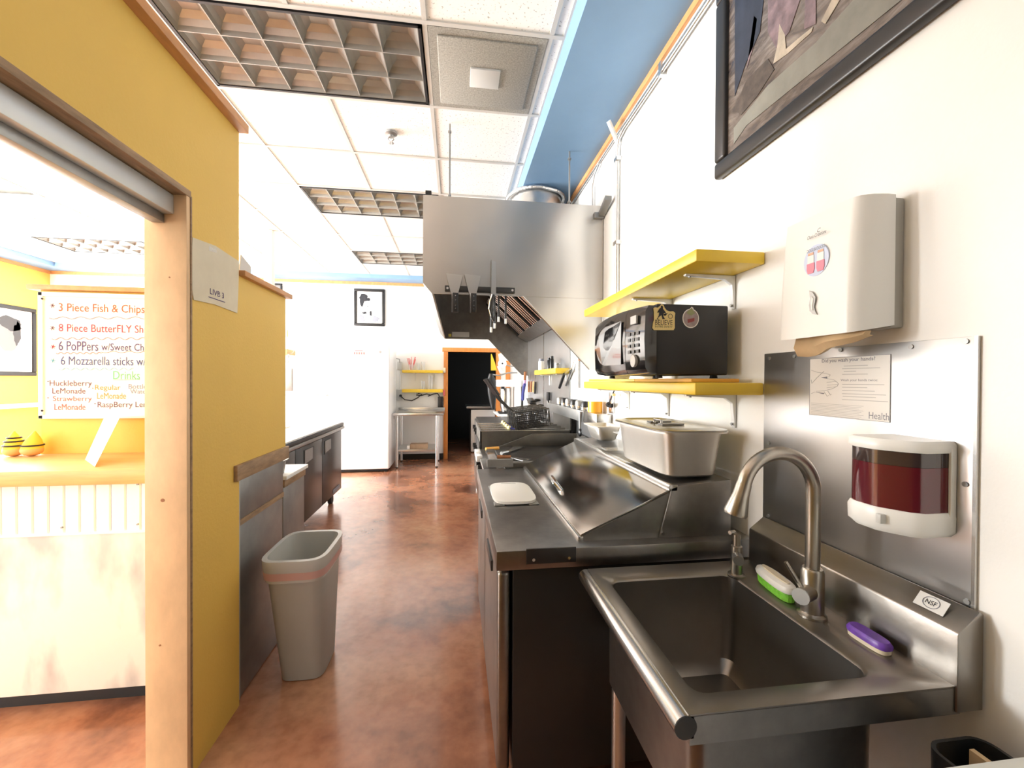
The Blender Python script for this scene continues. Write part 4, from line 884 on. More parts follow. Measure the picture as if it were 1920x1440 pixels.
# stainless wall sheet behind the cooking line
sp_ = thing('steel_wall_sheet', 'stainless steel sheet covering the wall behind the cooking line', 'metal panel', (XW-.004, 4.8, .93))
for ya, yb_ in ((3.70, 4.85), (4.852, 5.95)):
    MB().box(XW-.0035, XW-.0005, ya, yb_, .93, 1.98).obj('sheet', steel_plate, sp_)
MB().box(XW-.007, XW-.0035, 4.835, 4.867, .93, 1.98).obj('joint_strip', steel, sp_)
MB().box(XW-.009, XW-.0005, 3.685, 3.70, .93, 1.98).obj('edge_strip', steel_grey, sp_)
# lower stainless sheet nearer the griddle
tag(MB().box(XW-.004, XW-.0005, 2.62, 3.684, .88, 1.13).obj('steel_splash_sheet', steel_plate), 'low stainless sheet on the wall behind the griddle', 'metal panel')
# utensil rail with steel shakers
rl = thing('wall_rail', 'grey steel channel shelf on the wall above the griddle holding steel shakers', 'shelf', (.98, 3.4, 1.12))
MB().box(.93, .94, 2.98, 4.22, 1.115, 1.195).obj('front_face', steel_grey, rl, bev=.002)
MB().box(.93, XW-.006, 2.98, 4.22, 1.113, 1.117).obj('base', steel_grey, rl)
MB().box(.93, XW-.006, 2.978, 2.982, 1.115, 1.195).obj('end_plate', steel, rl)
MB().box(.92, XW-.004, 2.66, 2.93, 1.115, 1.20).obj('steel_box', steel, rl, bev=.004)
MB().box(.94, XW-.006, 2.93, 2.98, 1.115, 1.118).obj('tie_plate', steel, rl)
for k in range(6):
    yy = 3.10+k*.155; t = thing('shaker', ['nearest', 'second nearest', 'third nearest', 'third farthest', 'second farthest', 'farthest'][k]+' steel shaker in the row on the wall channel shelf', 'shaker', (.985, yy, 1.117), 'steel shakers on the channel shelf')
    MB().lathe((.985, yy, 1.118), [(.034, 0), (.036, .10)], 16).obj('cup', chrome, t, smooth=True)
    MB().lathe((.985, yy, 1.218), [(.038, 0), (.038, .03), (.03, .045)], 16).obj('cap', steel_grey if k % 2 else black, t, smooth=True)
cv = thing('hanging_scoop', 'black scoop hanging by its grey handle from the end of the channel shelf', 'scoop', (.918, 3.02, .98))
MB().tube([(.918, 3.01, 1.19), (.915, 3.01, 1.10), (.915, 3.01, 1.06)], [.012, .010, .008], 8).obj('handle', steel_grey, cv, smooth=True)
MB().ellipsoid((.915, 3.01, 1.035), .016, .026, .032, 10, 7).obj('bowl', black, cv, smooth=True)
sb_ = thing('sauce_jar', 'clear jar half full of orange sauce on the steel wall box', 'jar', (.97, 2.80, 1.2))
MB().lathe((.965, 2.82, 1.201), [(.05, 0), (.05, .075)], 20).obj('sauce', orange_sauce, sb_, smooth=True)
MB().lathe((.965, 2.82, 1.2765), [(.051, 0), (.051, .085), (.047, .085), (.047, .002)], 20, False, False).obj('jar', clear, sb_, smooth=True)
ol = thing('wall_outlet', 'steel wall outlet with a black plug and cord below the lower yellow shelf', 'outlet', (XW-.01, 2.62, 1.2))
MB().box(XW-.012, XW-.0005, 2.62, 2.70, 1.205, 1.345).obj('plate', steel, ol, bev=.002)
for z in (1.245, 1.305): MB().box(XW-.014, XW-.012, 2.645, 2.675, z-.014, z+.014).obj('socket', mat('socket_brown', (.35, .15, .1), .5) if 'socket_brown' not in MATS else MATS['socket_brown'], ol)
MB().tube([(XW-.014, 2.65, 1.255), (XW-.05, 2.61, 1.265), (XW-.055, 2.58, 1.275)], [.014, .016, .012], 8).obj('plug', rubber, ol, smooth=True)
MB().tube([(XW-.055, 2.58, 1.275), (XW-.055, 2.555, 1.30), (XW-.04, 2.54, 1.35), (XW-.03, 2.535, 1.372)], .005, 6).obj('cord', rubber, ol, smooth=True)
MB().box(XW-.05, XW-.03, 2.53, 2.55, 1.325, 1.34).obj('cord_tag', tan_st, ol)
# small yellow shelf deep in the cooking line
ys_ = thing('spice_shelf', 'small yellow shelf on the steel sheet above the fryer', 'shelf', (.96, 4.15, 1.42))
MB().box(.89, XW-.005, 3.70, 4.72, 1.485, 1.535).obj('board', yellow_gloss, ys_, bev=.004)
for yy in (3.8, 4.5): MB().tube([(.92, yy, 1.48), (XW-.012, yy, 1.475), (XW-.01, yy, 1.37)], .007, 6).obj('bracket', white_pl, ys_)
for n_, (yy, h, mt, lb) in enumerate(((4.62, .13, white_pl, 'white lidded jar at the far end of the small yellow shelf'), (4.22, .12, black, 'first of two slim black bottles on the small yellow shelf'), (4.10, .13, black, 'second of two slim black bottles on the small yellow shelf'), (3.86, .05, steel_grey, 'low grey tin on the near end of the small yellow shelf'))):
    t = thing('spice_jar', lb, 'jar', (.95, yy, 1.535), 'jars on the small yellow shelf')
    rr = .034 if n_ in (0, 3) else .022
    MB().lathe((.95, yy, 1.536), [(rr, 0), (rr, h*.75), (rr*.8, h*.8)], 14).obj('jar', mt, t, smooth=True)
    MB().lathe((.95, yy, 1.536+h*.8), [(rr*.85, 0), (rr*.85, h*.2)], 14).obj('lid', ink_grey if n_ == 0 else mt, t, smooth=True)
# knives: magnetic rack by the steel sheet and wooden handled knives farther on
mr = thing('knife_rack', 'dark magnetic knife rack on the white wall under the hood skirt', 'knife rack', (XW-.01, 3.35, 1.57))
MB().box(XW-.018, XW-.0005, 3.05, 3.40, 1.585, 1.615).obj('bar', brown_handle, mr, bev=.002)
MB().box(XW-.014, XW-.0005, 3.385, 3.41, 1.36, 1.63).obj('upright', steel_grey, mr)
def wknife(px0, py0, px1, py1, px2, py2, label, hm, X=XW-.022, w=.016, grp='knives on the wall'):
    a, b, c = P(px0, py0, X=X), P(px1, py1, X=X), P(px2, py2, X=X)
    t = thing('kitchen_knife', label, 'knife', c, grp)
    d = (b-a).normalized(); s_ = d.cross(X_).normalized()
    MB().add([a-s_*.003, a+s_*.003, b+s_*w, b-s_*w, a-s_*.003-X_*.002, a+s_*.003-X_*.002, b+s_*w-X_*.002, b-s_*w-X_*.002], [(0, 1, 2, 3), (7, 6, 5, 4), (0, 4, 5, 1), (1, 5, 6, 2), (2, 6, 7, 3), (3, 7, 4, 0)]).obj('blade', steel, t)
    MB().tube([b, b*.5+c*.5, c], [.013, .015, .013], 8).obj('handle', hm, t, smooth=True)
wknife(1072, 690, 1058, 701, 1049, 727, 'black handled knife leaning off the small yellow shelf end', black, X=XW-.06)
wknife(1078, 672, 1072, 693, 1061, 722, 'grey and black handled knife right of the small yellow shelf', steel_grey)
for k in range(3): wknife(992+k*4.6, 694, 991.5+k*4.6, 715, 991+k*4.6, 735, ['left', 'middle', 'right'][k]+' of three wooden handled knives at the far end of the steel sheet', brown_handle if k != 2 else wood_h, X=XW-.02, w=.02)
wknife(1005, 694, 1004, 716, 1003, 738, 'black handled steel right of the three wooden handled knives', black, X=XW-.02, w=.02)
a = P(995, 752, X=.97)
dp = thing('dustpan_scoop', 'black angular scoop fixed to the steel sheet below the wooden knives', 'scoop', a)
MB().prism([(a.y-.35, a.z+.0), (a.y+.05, a.z-.035), (a.y+.20, a.z+.03), (a.y-.15, a.z+.05)], 'X', .94, .97).obj('pan', black, dp, bev=.004)
MB().tube([(.955, a.y+.1, a.z), (1.0, a.y+.15, a.z-.01), (XW-.006, a.y+.15, a.z)], .008, 6).obj('arm', steel, dp)
a = P(1028, 748, X=1.0); b = P(1031, 822, X=1.0)
br = thing('grill_brush', 'black headed grill brush with long black handle standing behind the fryer', 'brush', (b.x, b.y, .93))
MB().tube([a, b], .010, 8).obj('handle', black, br, smooth=True)
MB().obox(a+Vector((0, 0, .03)), (.012, 0, 0), (0, .05, 0), (0, 0, .045)).obj('head', black, br, bev=.006)
MB().tube([a+Vector((0, .03, -.03)), b+Vector((0, .03, 0))], .006, 8).obj('strip', steel, br)
# dark hanging utensils and cloth near the far end
a = P(985, 690, X=.95)
hb = thing('hanging_brush', 'purple and black cloth-wrapped tool hanging at the far hood end', 'brush', (a.x, a.y, 1.05))
MB().tube([P(985, 697, X=.95), P(984, 712, X=.95)], .02, 8).obj('head', brown_handle, hb)
MB().tube([P(984, 712, X=.95), P(983, 722, X=.95)], .024, 8).obj('wrap', lilac, hb, smooth=True)
MB().tube([P(984, 720, X=.95), P(981, 735, X=.95), P(980, 750, X=.95)], .022, 8).obj('sleeve', blue_glove, hb, smooth=True)
MB().tube([P(980, 750, X=.95), P(979, 785, X=.95)], .012, 8).obj('handle', black, hb)
# milkshake mixer with steel vessel and the white wall shelf
wc = thing('white_cabinet', 'white side cabinet beyond the cooking range by the back wall', 'cabinet', (.9, 6.6, 0))
MB().box(.80, XW-.014, 6.25, 7.0, .02, .88).obj('body', white_en, wc, bev=.005)
MB().box(.62, XW-.014, 6.23, 7.02, .88, .90).obj('top', white_pl, wc, bev=.003)
MB().box(.82, XW-.03, 6.27, 6.98, 0, .02).obj('plinth', black, wc)
mx_ = thing('drink_mixer', 'white drink mixer with tall steel vessel at the far end of the line', 'mixer', (.8, 6.55, .9))
MB().lathe((.765, 6.5, .935), [(.06, 0), (.085, .10), (.088, .36), (.082, .37)], 20).obj('vessel', steel, mx_, smooth=True)
MB().box(.63, 1.0, 6.38, 6.66, 1.32, 1.43).obj('head', white_en, mx_, bev=.012, seg=3)
MB().box(.90, 1.0, 6.42, 6.62, .93, 1.32).obj('column', white_en, mx_, bev=.01)
MB().box(.66, 1.0, 6.40, 6.64, .901, .933).obj('base', black, mx_, bev=.006)
MB().box(.685, .735, 6.36, 6.385, 1.285, 1.325).obj('switch_plate', black, mx_, bev=.003)
hg = thing('black_apron', 'black apron hanging in front of the dark doorway beside the mixer', 'apron', (.60, 6.9, .95))
MB().loft([[Vector((.52+.10*math.cos(t)*w_+o_, 6.9+.04*math.sin(t), z)) for t in [2*PI*k/14 for k in range(14)]] for z, w_, o_ in ((.95, .35, .09), (1.05, .55, .08), (1.2, .75, .07), (1.4, .80, .06), (1.5, .45, .05), (1.53, .3, .05))]).obj('cloth', black, hg, smooth=True)
MB().tube([(.55, 6.9, 1.52), (.70, 6.93, 1.50), (.86, 6.95, 1.545), (XW-.016, 6.95, 1.55)], .012, 8).obj('hanger_arm', steel_grey, hg)
pk = thing('tape_dispenser', 'white tape roll dispenser fixed above the mixer by the doorway', 'dispenser', (.78, 6.95, 1.6))
MB().cyl((.76, 6.9, 1.70), (.76, 6.97, 1.70), .07, n=20).obj('roll', white_pl, pk, smooth=True)
MB().cyl((.76, 6.895, 1.70), (.76, 6.9, 1.70), .014, n=12).obj('hub', ink, pk)
MB().obox((.74, 6.93, 1.80), (.035, 0, .015), (0, .03, 0), (-.01, 0, .07)).obj('arm', white_pl, pk, bev=.006)
MB().obox((.72, 6.93, 1.60), (.02, 0, .01), (0, .02, 0), (.025, 0, -.06)).obj('strip', white_pl, pk)
MB().tube([(.78, 6.97, 1.70), (.9, 7.0, 1.66), (XW-.016, 7.0, 1.66)], .010, 6).obj('wall_arm', steel_grey, pk)
tag(MB().prism([(.625, 1.60), (.735, 1.60), (.70, 1.74), (.64, 1.90), (.625, 1.90)], 'Y', YB-.026, YB-.022).obj('notice_board', yellow_gloss), 'yellow board on the right casing of the dark doorway', 'board')
# ================================================================ YELLOW WALL SHELVES AND MICROWAVE
def yshelf(za, zb, ybr, label):
    t = thing('wall_shelf', label, 'shelf', (.905, 1.89, za-.13), 'yellow shelves on the right wall')
    MB().box(.78, XW-.001, 1.283, 2.50, za, zb).obj('board', yellow_gloss, t, bev=.006)
    for yy in ybr:
        m = MB(); m.prism([(.83, za-.001), (XW-.002, za-.001), (XW-.002, za-.125), (XW-.008, za-.125), (XW-.016, za-.035), (.985, za-.016), (.83, za-.008)], 'Y', yy-.009, yy+.009)
        b = m.obj('bracket', white_en, t, bev=.002)
        for x_, z_ in ((XW-.012, za-.112), (XW-.018, za-.022)): MB().cyl((x_-.006, yy, z_), (x_, yy, z_), .005, n=8).obj('screw', steel_grey, b)
        MB().cyl((.85, yy, za-.013), (.85, yy, za-.006), .005, n=8).obj('screw', steel_grey, b)
    return t
yshelf(1.815, 1.857, (1.44, 1.90), 'upper yellow wall shelf over the microwave')
yshelf(1.374, 1.416, (1.43, 1.92, 2.39), 'lower yellow wall shelf carrying the microwave')
pkn = thing('shelf_plank', 'thin yellow and orange plank lying on the lower yellow shelf under the microwave', 'plank', (.9, 1.9, 1.4165))
MB().box(.80, XW-.05, 1.34, 1.80, 1.417, 1.43).obj('near_board', mat('orange_paint', (.80, .42, .06), .5), pkn, bev=.002)
MB().box(.80, XW-.05, 1.803, 2.46, 1.417, 1.43).obj('far_board', yellow_gloss, pkn, bev=.002)
mw = thing('microwave', 'black countertop microwave with two stickers on the lower yellow shelf', 'microwave', (.82, 1.67, 1.431))
MX0, MX1, MY0, MY1, MZ0, MZ1 = .70, XW-.055, 1.395, 1.93, 1.443, 1.694
MB().box(MX0, MX1, MY0, MY1, MZ0, MZ1).obj('casing', black, mw, bev=.006)
# bulging front: door with window and control panel
def front(y0, y1, b0, b1, name, mt, dx=0., z0=MZ0, z1=MZ1, n=10):
    rings = []
    for k in range(n+1):
        t = k/n; y = y0+(y1-y0)*t; T_ = (y-MY0)/(MY1-MY0); bul = .028+.032*math.sin(PI*(.12+.76*T_))-dx
        zz = .012*(1-math.sin(PI*(.15+.7*T_)))
        rings.append([Vector((MX0+.002, y, z0+zz)), Vector((MX0-bul+.012, y, z0+zz)), Vector((MX0-bul, y, z0+zz+.02)), Vector((MX0-bul-.004, y, (z0+z1)/2)), Vector((MX0-bul, y, z1-zz-.02)), Vector((MX0-bul+.012, y, z1-zz)), Vector((MX0+.002, y, z1-zz))])
    return MB().loft(rings).obj(name, mt, mw, smooth=True)
cpn = front(MY0+.002, MY0+.135, 0, 0, 'control_panel', black_gloss)
dr_ = front(MY0+.138, MY1-.002, 0, 0, 'door', black_gloss)
def fx(y): T_ = (y-MY0)/(MY1-MY0); return MX0-(.028+.032*math.sin(PI*(.12+.76*T_)))-.0045
ring_pts = []
cyw, czw = MY0+.30, (MZ0+MZ1)/2
win = [(MY0+.165, czw-.085), (MY0+.165, czw+.085)] + [(MY0+.30+.185*math.sin(a), czw+.085*math.cos(a)) for a in [PI*k/14 for k in range(1, 14)]]
flat([(fx(y)-.001, y, z) for y, z in win], (-1, 0, 0), dark_glass, dr_, 'window', th=.001)
MB().box(fx(MY0+.07)-.003, fx(MY0+.07)+.004, MY0+.045, MY0+.095, MZ1-.065, MZ1-.035).obj('display', mat('display_grey', (.55, .56, .55), .3), cpn)
for k in range(12):
    yy, zz = MY0+.045+.03*(k % 3), MZ1-.10-.022*(k//3); MB().box(fx(yy)-.0005, fx(yy)+.004, yy-.010, yy+.010, zz-.006, zz+.006).obj('button', MATS.get('button_grey') or mat('button_grey', (.08, .08, .08), .4), cpn)
MB().cyl((fx(MY0+.07)-.004, MY0+.07, MZ0+.05), (fx(MY0+.07)+.006, MY0+.07, MZ0+.05), .022, n=18).obj('dial', grey_lt, cpn, smooth=True)
for xx in (MX0+.03, MX1-.03):
    for yy in (MY0+.04, MY1-.04): MB().lathe((xx, yy, 1.431), [(.014, 0), (.012, .0125)], 10).obj('foot', rubber, mw)
ym = MY0-.0008
s1 = lambda px, py, d=0: P(px, py, Y=ym-d)
k_ = flat([s1(*p) for p in ((1225, 578), (1228, 576), (1233, 577), (1237, 574), (1240, 570.5), (1244, 572), (1246, 577), (1250, 582), (1256, 584), (1262, 583.5), (1266, 587), (1265, 595), (1265, 615), (1263, 619), (1226, 619), (1223, 615), (1224, 606), (1226, 600), (1226, 585))], (0, -1, 0), tan_st, mw, 'sticker', th=.0008)
k_['label'] = 'tan state-shaped sticker with striding ape silhouette'
ape = [(1241, 572.5), (1243, 575), (1243, 579), (1247, 584), (1249, 588), (1245, 587), (1243.5, 590), (1244, 594), (1247, 598), (1242, 598.5), (1240.5, 591), (1237, 593), (1233, 597), (1235.5, 599), (1231, 599), (1235, 592), (1236, 586), (1232, 586), (1236, 579), (1239, 577), (1239, 574)]
flat([s1(px, py, .001) for px, py in ape], (0, -1, 0), ink, k_, 'silhouette')
q = s1(1257, 593, .001); MB().tube(arc(q, X_, Z_, .008, 0, 2*PI, 16), .0009, 5).obj('sun_ring', ink, k_)
flat([s1(px, py, .001) for px, py in ((1244, 589), (1252, 587), (1248, 592), (1245, 592))], (0, -1, 0), ink, k_, 'torch')
def st_text(s, xl, xr, yb_, h, par): a, b = s1(xl, yb_, .001), s1(xr, yb_, .001); text(s, ink, par, a, X_, Z_, width=b.x-a.x, height=h*(b.x-a.x)/(xr-xl))
st_text('BELIEVE', 1228.3, 1261, 609, 9, k_); st_text('IN FIRE SAFETY', 1228.3, 1261, 614, 3.6, k_)
q = s1(1295, 597)
k2 = flat([q+Vector((.0315*math.cos(a)*(1), 0, .0345*math.sin(a))) for a in [2*PI*k/28 for k in range(28)]] , (0, -1, 0), white_paper, mw, 'sticker', th=.0008)
k2['label'] = 'round tomato sticker with white rim'
flat([q+Vector((-.014, -.0008, .028)), q+Vector((-.004, -.0008, .034)), q+Vector((.003, -.0008, .042)), q+Vector((.009, -.0008, .038)), q+Vector((.011, -.0008, .03)), q+Vector((0, -.0008, .02))], (0, -1, 0), white_paper, k2, 'stem_outline')
flat([q+Vector((.028*math.cos(a), -.0009, .031*math.sin(a))) for a in [2*PI*k/28 for k in range(28)]], (0, -1, 0), mauve, k2, 'fruit')
flat([q+Vector((-.018, -.0016, .018)), q+Vector((-.010, -.0016, .028)), q+Vector((.003, -.0016, .037)), q+Vector((.009, -.0016, .028)), q+Vector((.016, -.0016, .018)), q+Vector((0, -.0016, .010))], (0, -1, 0), olive, k2, 'leaf')
flat([q+Vector((-.013, -.0016, -.004)), q+Vector((.013, -.0016, .002)), q+Vector((.013, -.0016, -.010)), q+Vector((-.012, -.0016, -.017))], (0, -1, 0), mat('sticker_maroon', (.28, .06, .06), .6), k2, 'banner')
# pale jug behind the microwave
jg = thing('plastic_jug', 'white plastic jug standing on the lower yellow shelf behind the microwave', 'jug', (.86, 2.18, 1.4305))
MB().lathe((.86, 2.18, 1.431), [(.07, 0), (.08, .02), (.085, .15), (.09, .155)], 20).obj('body', white_pl, jg, smooth=True)
MB().box(.76, .80, 2.165, 2.195, 1.565, 1.586).obj('spout', white_pl, jg, bev=.005)
# ================================================================ HAND-WASH CORNER
bp_ = thing('steel_backplate', 'polished stainless sheet screwed to the wall behind the sink', 'metal panel', (XW-.006, .99, .95))
MB().box(XW-.006, XW-.001, .70, 1.277, .955, 1.513).obj('sheet', steel_plate, bp_, bev=.001)
MB().box(XW-.0075, XW-.001, .697, .703, .955, 1.513).obj('edge', steel, bp_)
for px, py in ((1443, 672), (1490, 668), (1577, 656), (1709, 650), (1812, 640), (1442, 830), (1441, 967), (1811, 908), (1814, 1128)):
    q = P(px, py, X=XW-.006); MB().lathe((0, 0, 0), [(.0055, 0), (.005, .002), (.002, .003)], 10); m = MB(); m.cyl((XW-.009, q.y, q.z), (XW-.0055, q.y, q.z), .0055, .0055, 10); m.obj('screw', steel_grey, bp_)
# hand-washing notice
sgx = XW-.0065
y1_, y0_ = P(1519, 673, X=sgx).y, P(1671, 662, X=sgx).y; z1_, z0_ = 1.487, 1.324
sn = thing('hand_wash_notice', 'white hand washing notice stuck on the steel sheet above the soap dispenser', 'sign', (sgx, (y0_+y1_)/2, z0_))
MB().box(sgx-.001, sgx, y0_, y1_, z0_, z1_).obj('sheet', white_paper, sn)
m = MB()
for a, b, c, d in ((y0_, y1_, z0_, z0_+.001), (y0_, y1_, z1_-.001, z1_), (y0_, y0_+.001, z0_, z1_), (y1_-.001, y1_, z0_, z1_)): m.box(sgx-.0014, sgx-.0009, a, b, c, d)
m.obj('border', ink_grey, sn)
def SG(px, py): return P(px, py, X=sgx-.0013)
def sg_text(s, xl, yl, xr, h, mt=ink_grey, bold=0):
    a, b = SG(xl, yl), SG(xr, yl); text(s, mt, sn, a, -Y_, Z_, width=a.y-b.y, height=h, bold=bold)
sg_text('Did you wash your hands?', 1541, 682, 1641, .0125, ink_grey, .01)
sg_text('Wash your hands twice:', 1576, 716, 1646, .008, ink_grey)
sg_text('Health', 1629, 785, 1667, .017, ink_grey)
for n_, (xl, xr, py) in enumerate(((1582, 1627, 686.5), (1579, 1650, 691.5), (1582, 1605, 696.5), (1579, 1627, 702), (1579, 1658, 720.5), (1579, 1626, 726), (1579, 1640, 732), (1579, 1661, 738), (1580, 1642, 743), (1579, 1665, 749))):
    a, b = SG(xl, py), SG(xr, py); MB().box(sgx-.0014, sgx-.001, b.y, a.y, a.z-.0007, a.z+.0007).obj('text_line', ink_lt, sn)
for k in range(9):
    a, b = SG(1520.5, 755.5+k*2.6), SG(1619-4*(k % 3), 757+k*2.8); MB().box(sgx-.0014, sgx-.001, b.y, a.y, a.z-.0004, a.z+.0004).obj('text_line', ink_lt, sn)
for pts in (((1521, 694), (1532, 698), (1548, 700), (1557, 703), (1554, 706)), ((1545, 696), (1532, 708), (1522, 719), (1521, 712)), ((1551, 710), (1563, 712), (1569, 716), (1572, 720), (1570, 724), (1560, 729), (1548, 732), (1530, 734)), ((1550, 717), (1568, 715)), ((1551, 722), (1571, 721)), ((1550, 727), (1567, 725)), ((1545, 734), (1551, 743), (1554, 741)), ((1552, 733), (1557, 741), (1559, 739)), ((1521, 738), (1528, 735))):
    MB().tube([SG(*p) for p in pts], .0006, 5).obj('drawing_line', ink_lt, sn)
flat([SG(1528, 735), SG(1546, 737), SG(1544, 739)], (-1, 0, 0), ink_grey, sn, 'shading'); flat([SG(1540, 708), SG(1551, 706), SG(1551, 710), SG(1543, 709)], (-1, 0, 0), ink_grey, sn, 'shading')
# paper towel dispenser
td = thing('towel_dispenser', 'white paper towel dispenser with round sticker on the right wall', 'towel dispenser', (.96, .95, 1.5))
DY0, DY1, DZ0, DZ1, DXF = .838, 1.075, 1.535, 1.852, .90
back = MB().box(XW-.035, XW-.001, DY0+.004, DY1-.004, DZ0+.012, DZ1-.004).obj('back_plate', grey_pl, td, bev=.004)
rings = []
for k in range(13):
    t = k/12; z = DZ0+(DZ1-DZ0)*t; xf = DXF+.018*t*t; dzs = 0
    prof = [(XW-.03, DY0), (XW-.05, DY0-.001)] + [(xf+.062-.062*math.sin(a), DY0+.03-.03*math.cos(a)) for a in [PI/2*j/6 for j in range(1, 7)]] + [(xf, (DY0+DY1)/2)] + [(xf+.03-.03*math.cos(a), DY1-.02+.02*math.sin(a)) for a in [PI/2*j/5 for j in range(0, 6)]] + [(XW-.03, DY1)]
    rings.append([Vector((x, y, z + (.022*((x-DXF)/.13) if k == 0 else 0))) for x, y in prof])
MB().loft(rings).obj('cover', white_pl, td, smooth=True)
def DP(px, py, d=.0): return P(px, py, X=DXF+.004-d)
q = DP(1528, 488, .003)
stk = flat([Vector((DXF+.0075, q.y+.037*math.cos(a), q.z+.040*math.sin(a))) for a in [2*PI*k/32 for k in range(32)]], (-1, 0, 0), pale_blue, td, 'sticker', th=.004)
stk['label'] = 'round pale blue sticker with two pink bottles'
for s_ in (-1, 1):
    yy = q.y-.0145*s_
    MB().box(DXF+.002, DXF+.0035, yy-.0095, yy+.0095, q.z-.005, q.z+.016).obj('bottle_glass', white_paper, stk)
    flat([Vector((DXF+.0035, yy+a, q.z+b)) for a, b in ((-.011, -.004), (.011, -.004), (.0115, -.02), (.008, -.030), (-.008, -.030), (-.0115, -.02))], (-1, 0, 0), rose, stk, 'bottle_drink', th=.0018)
    MB().box(DXF+.002, DXF+.0035, yy-.008, yy+.008, q.z+.017, q.z+.023).obj('bottle_cap', mat('cork_print', (.75, .45, .3), .6) if 'cork_print' not in MATS else MATS['cork_print'], stk)
text('DOGS & DUCKS', ink_grey, stk, (DXF+.0028, q.y+.027, q.z+.0255), -Y_, Z_, width=.054, height=.008)
a = DP(1510, 450, .006); text('Oasis Creations', ink, td, (DXF+.004, a.y, a.z), (0, -1, .0), Z_, width=.056, height=.009, shear=.35)
a = DP(1527, 436, .006); text('C', ink, td, (DXF+.006, a.y, a.z), -Y_, Z_, width=.010, height=.010, shear=.3); 
sl = [(1519, 545), (1526, 549), (1531, 557), (1530, 566), (1528, 575), (1530, 583), (1534, 590), (1526, 589), (1520, 583), (1519, 572), (1521, 560)]
flat([Vector((DXF-.0012, P(px, py, X=DXF).y, P(px, py, X=DXF).z)) for px, py in sl], (-1, 0, 0), steel_grey, td, 'viewing_slot', th=.0024)
flat([Vector((DXF-.0012, P(px, py, X=DXF).y, P(px, py, X=DXF).z)) for px, py in ((1525, 556), (1528, 560), (1526, 574), (1527, 582), (1524, 580), (1523, 568))], (-1, 0, 0), white_paper, td, 'slot_towel', th=.0034)
# the brown towel hanging out
tw = thing('paper_towel', 'brown paper towel hanging out below the white dispenser', 'paper towel', (.94, .95, 1.48))
rings = []
for k in range(9):
    t = k/8; y = 1.035-.19*t; zb = 1.490+.036*t*t-.004*math.sin(9*t); xo = .012*math.sin(7*t)
    rings.append([Vector((.925+xo, y, DZ0+.004)), Vector((.918+xo, y, (zb+DZ0)/2)), Vector((.93+xo, y, zb)), Vector((.945+xo, y, zb+.004)), Vector((.935+xo, y, (zb+DZ0)/2)), Vector((.94+xo, y, DZ0+.004))])
MB().loft(rings).obj('sheet', kraft, tw, smooth=True)
# soap dispenser
sd = thing('soap_dispenser', 'white soap dispenser with a window of dark red soap on the steel sheet', 'soap dispenser', (.96, .78, 1.09))
SY0, SY1, SX0, SX1 = .735, .858, .905, XW-.007
def sprof(g, z, cut=.035):
    return [Vector((x, y, z)) for x, y in ((SX1, SY0-g), (SX0+.05-g*.3, SY0-g), (SX0+.03-g, SY0+.012-g*.5), (SX0+.008-g, SY0+.045), (SX0-g, SY0+.06), (SX0-g, SY1-.02), (SX0+.01-g, SY1+g*.8), (SX1, SY1+g))]
MB().loft([sprof(0, 1.150), sprof(0, 1.243)]).obj('soap', soap_red, sd, smooth=True)
MB().loft([sprof(.0, 1.2435), sprof(.0, 1.274)]).obj('window', mat('dark_window', (.045, .03, .03), .08, coat=1), sd, smooth=True)
MB().loft([sprof(.003, 1.274), sprof(.005, 1.279), sprof(.005, 1.292), sprof(.000, 1.298)]).obj('lid', white_pl, sd, smooth=True)
MB().loft([sprof(-.004, 1.098), sprof(.005, 1.108), sprof(.006, 1.140), sprof(.002, 1.150)]).obj('push_bar', white_pl, sd, smooth=True)
MB().box(SX1-.014, SX1, SY0-.006, SY0, 1.12, 1.285).obj('back_plate', white_pl, sd, bev=.002)
MB().box(SX0-.008, SX0+.02, .775, .787, 1.118, 1.138).obj('lever', grey_lt, sd, bev=.002)
# ---------------------------------------------------------------- sink
sk = thing('hand_sink', 'deep stainless steel hand sink with rolled front edge on the right wall', 'sink', (.7, .96, 0))
KX0, KX1, KY0, KY1, KZ = .40, .975, .685, 1.262, .83
BX0, BX1, BY0, BY1, BZ = .452, .835, .735, 1.178, .545
steel_sink = mat('sink_steel', (.33, .31, .285), .34, 1, noise=(5, .15), bump=(40, .02))
def rr4(x0, x1, y0, y1, z, rad, n=5):
    out = []
    for cx, cy, a0 in ((x1-rad, y1-rad, 0), (x0+rad, y1-rad, PI/2), (x0+rad, y0+rad, PI), (x1-rad, y0+rad, 3*PI/2)):
        for k in range(n+1): a = a0+PI/2*k/n; out.append(Vector((cx+rad*math.cos(a), cy+rad*math.sin(a), z)))
    return out
m = MB()
m.loft([rr4(KX0+.01, KX1, KY0, KY1, KZ-.004, .003), rr4(KX0+.01, KX1, KY0, KY1, KZ, .003), rr4(BX0-.006, BX1+.006, BY0-.006, BY1+.006, KZ, .03), rr4(BX0, BX1, BY0, BY1, KZ-.006, .03), rr4(BX0+.004, BX1-.004, BY0+.004, BY1-.004, BZ+.03, .03), rr4(BX0+.03, BX1-.03, BY0+.03, BY1-.03, BZ, .02)], False, True)
m.obj('deck_and_basin', steel_sink, sk, smooth=True)
m = MB(); m.loft([rr4(BX0-.008, BX1+.008, BY0-.008, BY1+.008, KZ-.006, .03), rr4(BX0-.006, BX1+.006, BY0-.006, BY1+.006, BZ-.004, .03), rr4(BX0+.02, BX1-.02, BY0+.02, BY1-.02, BZ-.012, .02)], False, True)
m.obj('basin_shell', steel_dark, sk, smooth=True)
MB().tube([(KX0+.004, KY0, KZ-.022), (KX0+.004, KY1, KZ-.022)], .0215, 20).obj('rolled_edge', steel, sk, smooth=True)
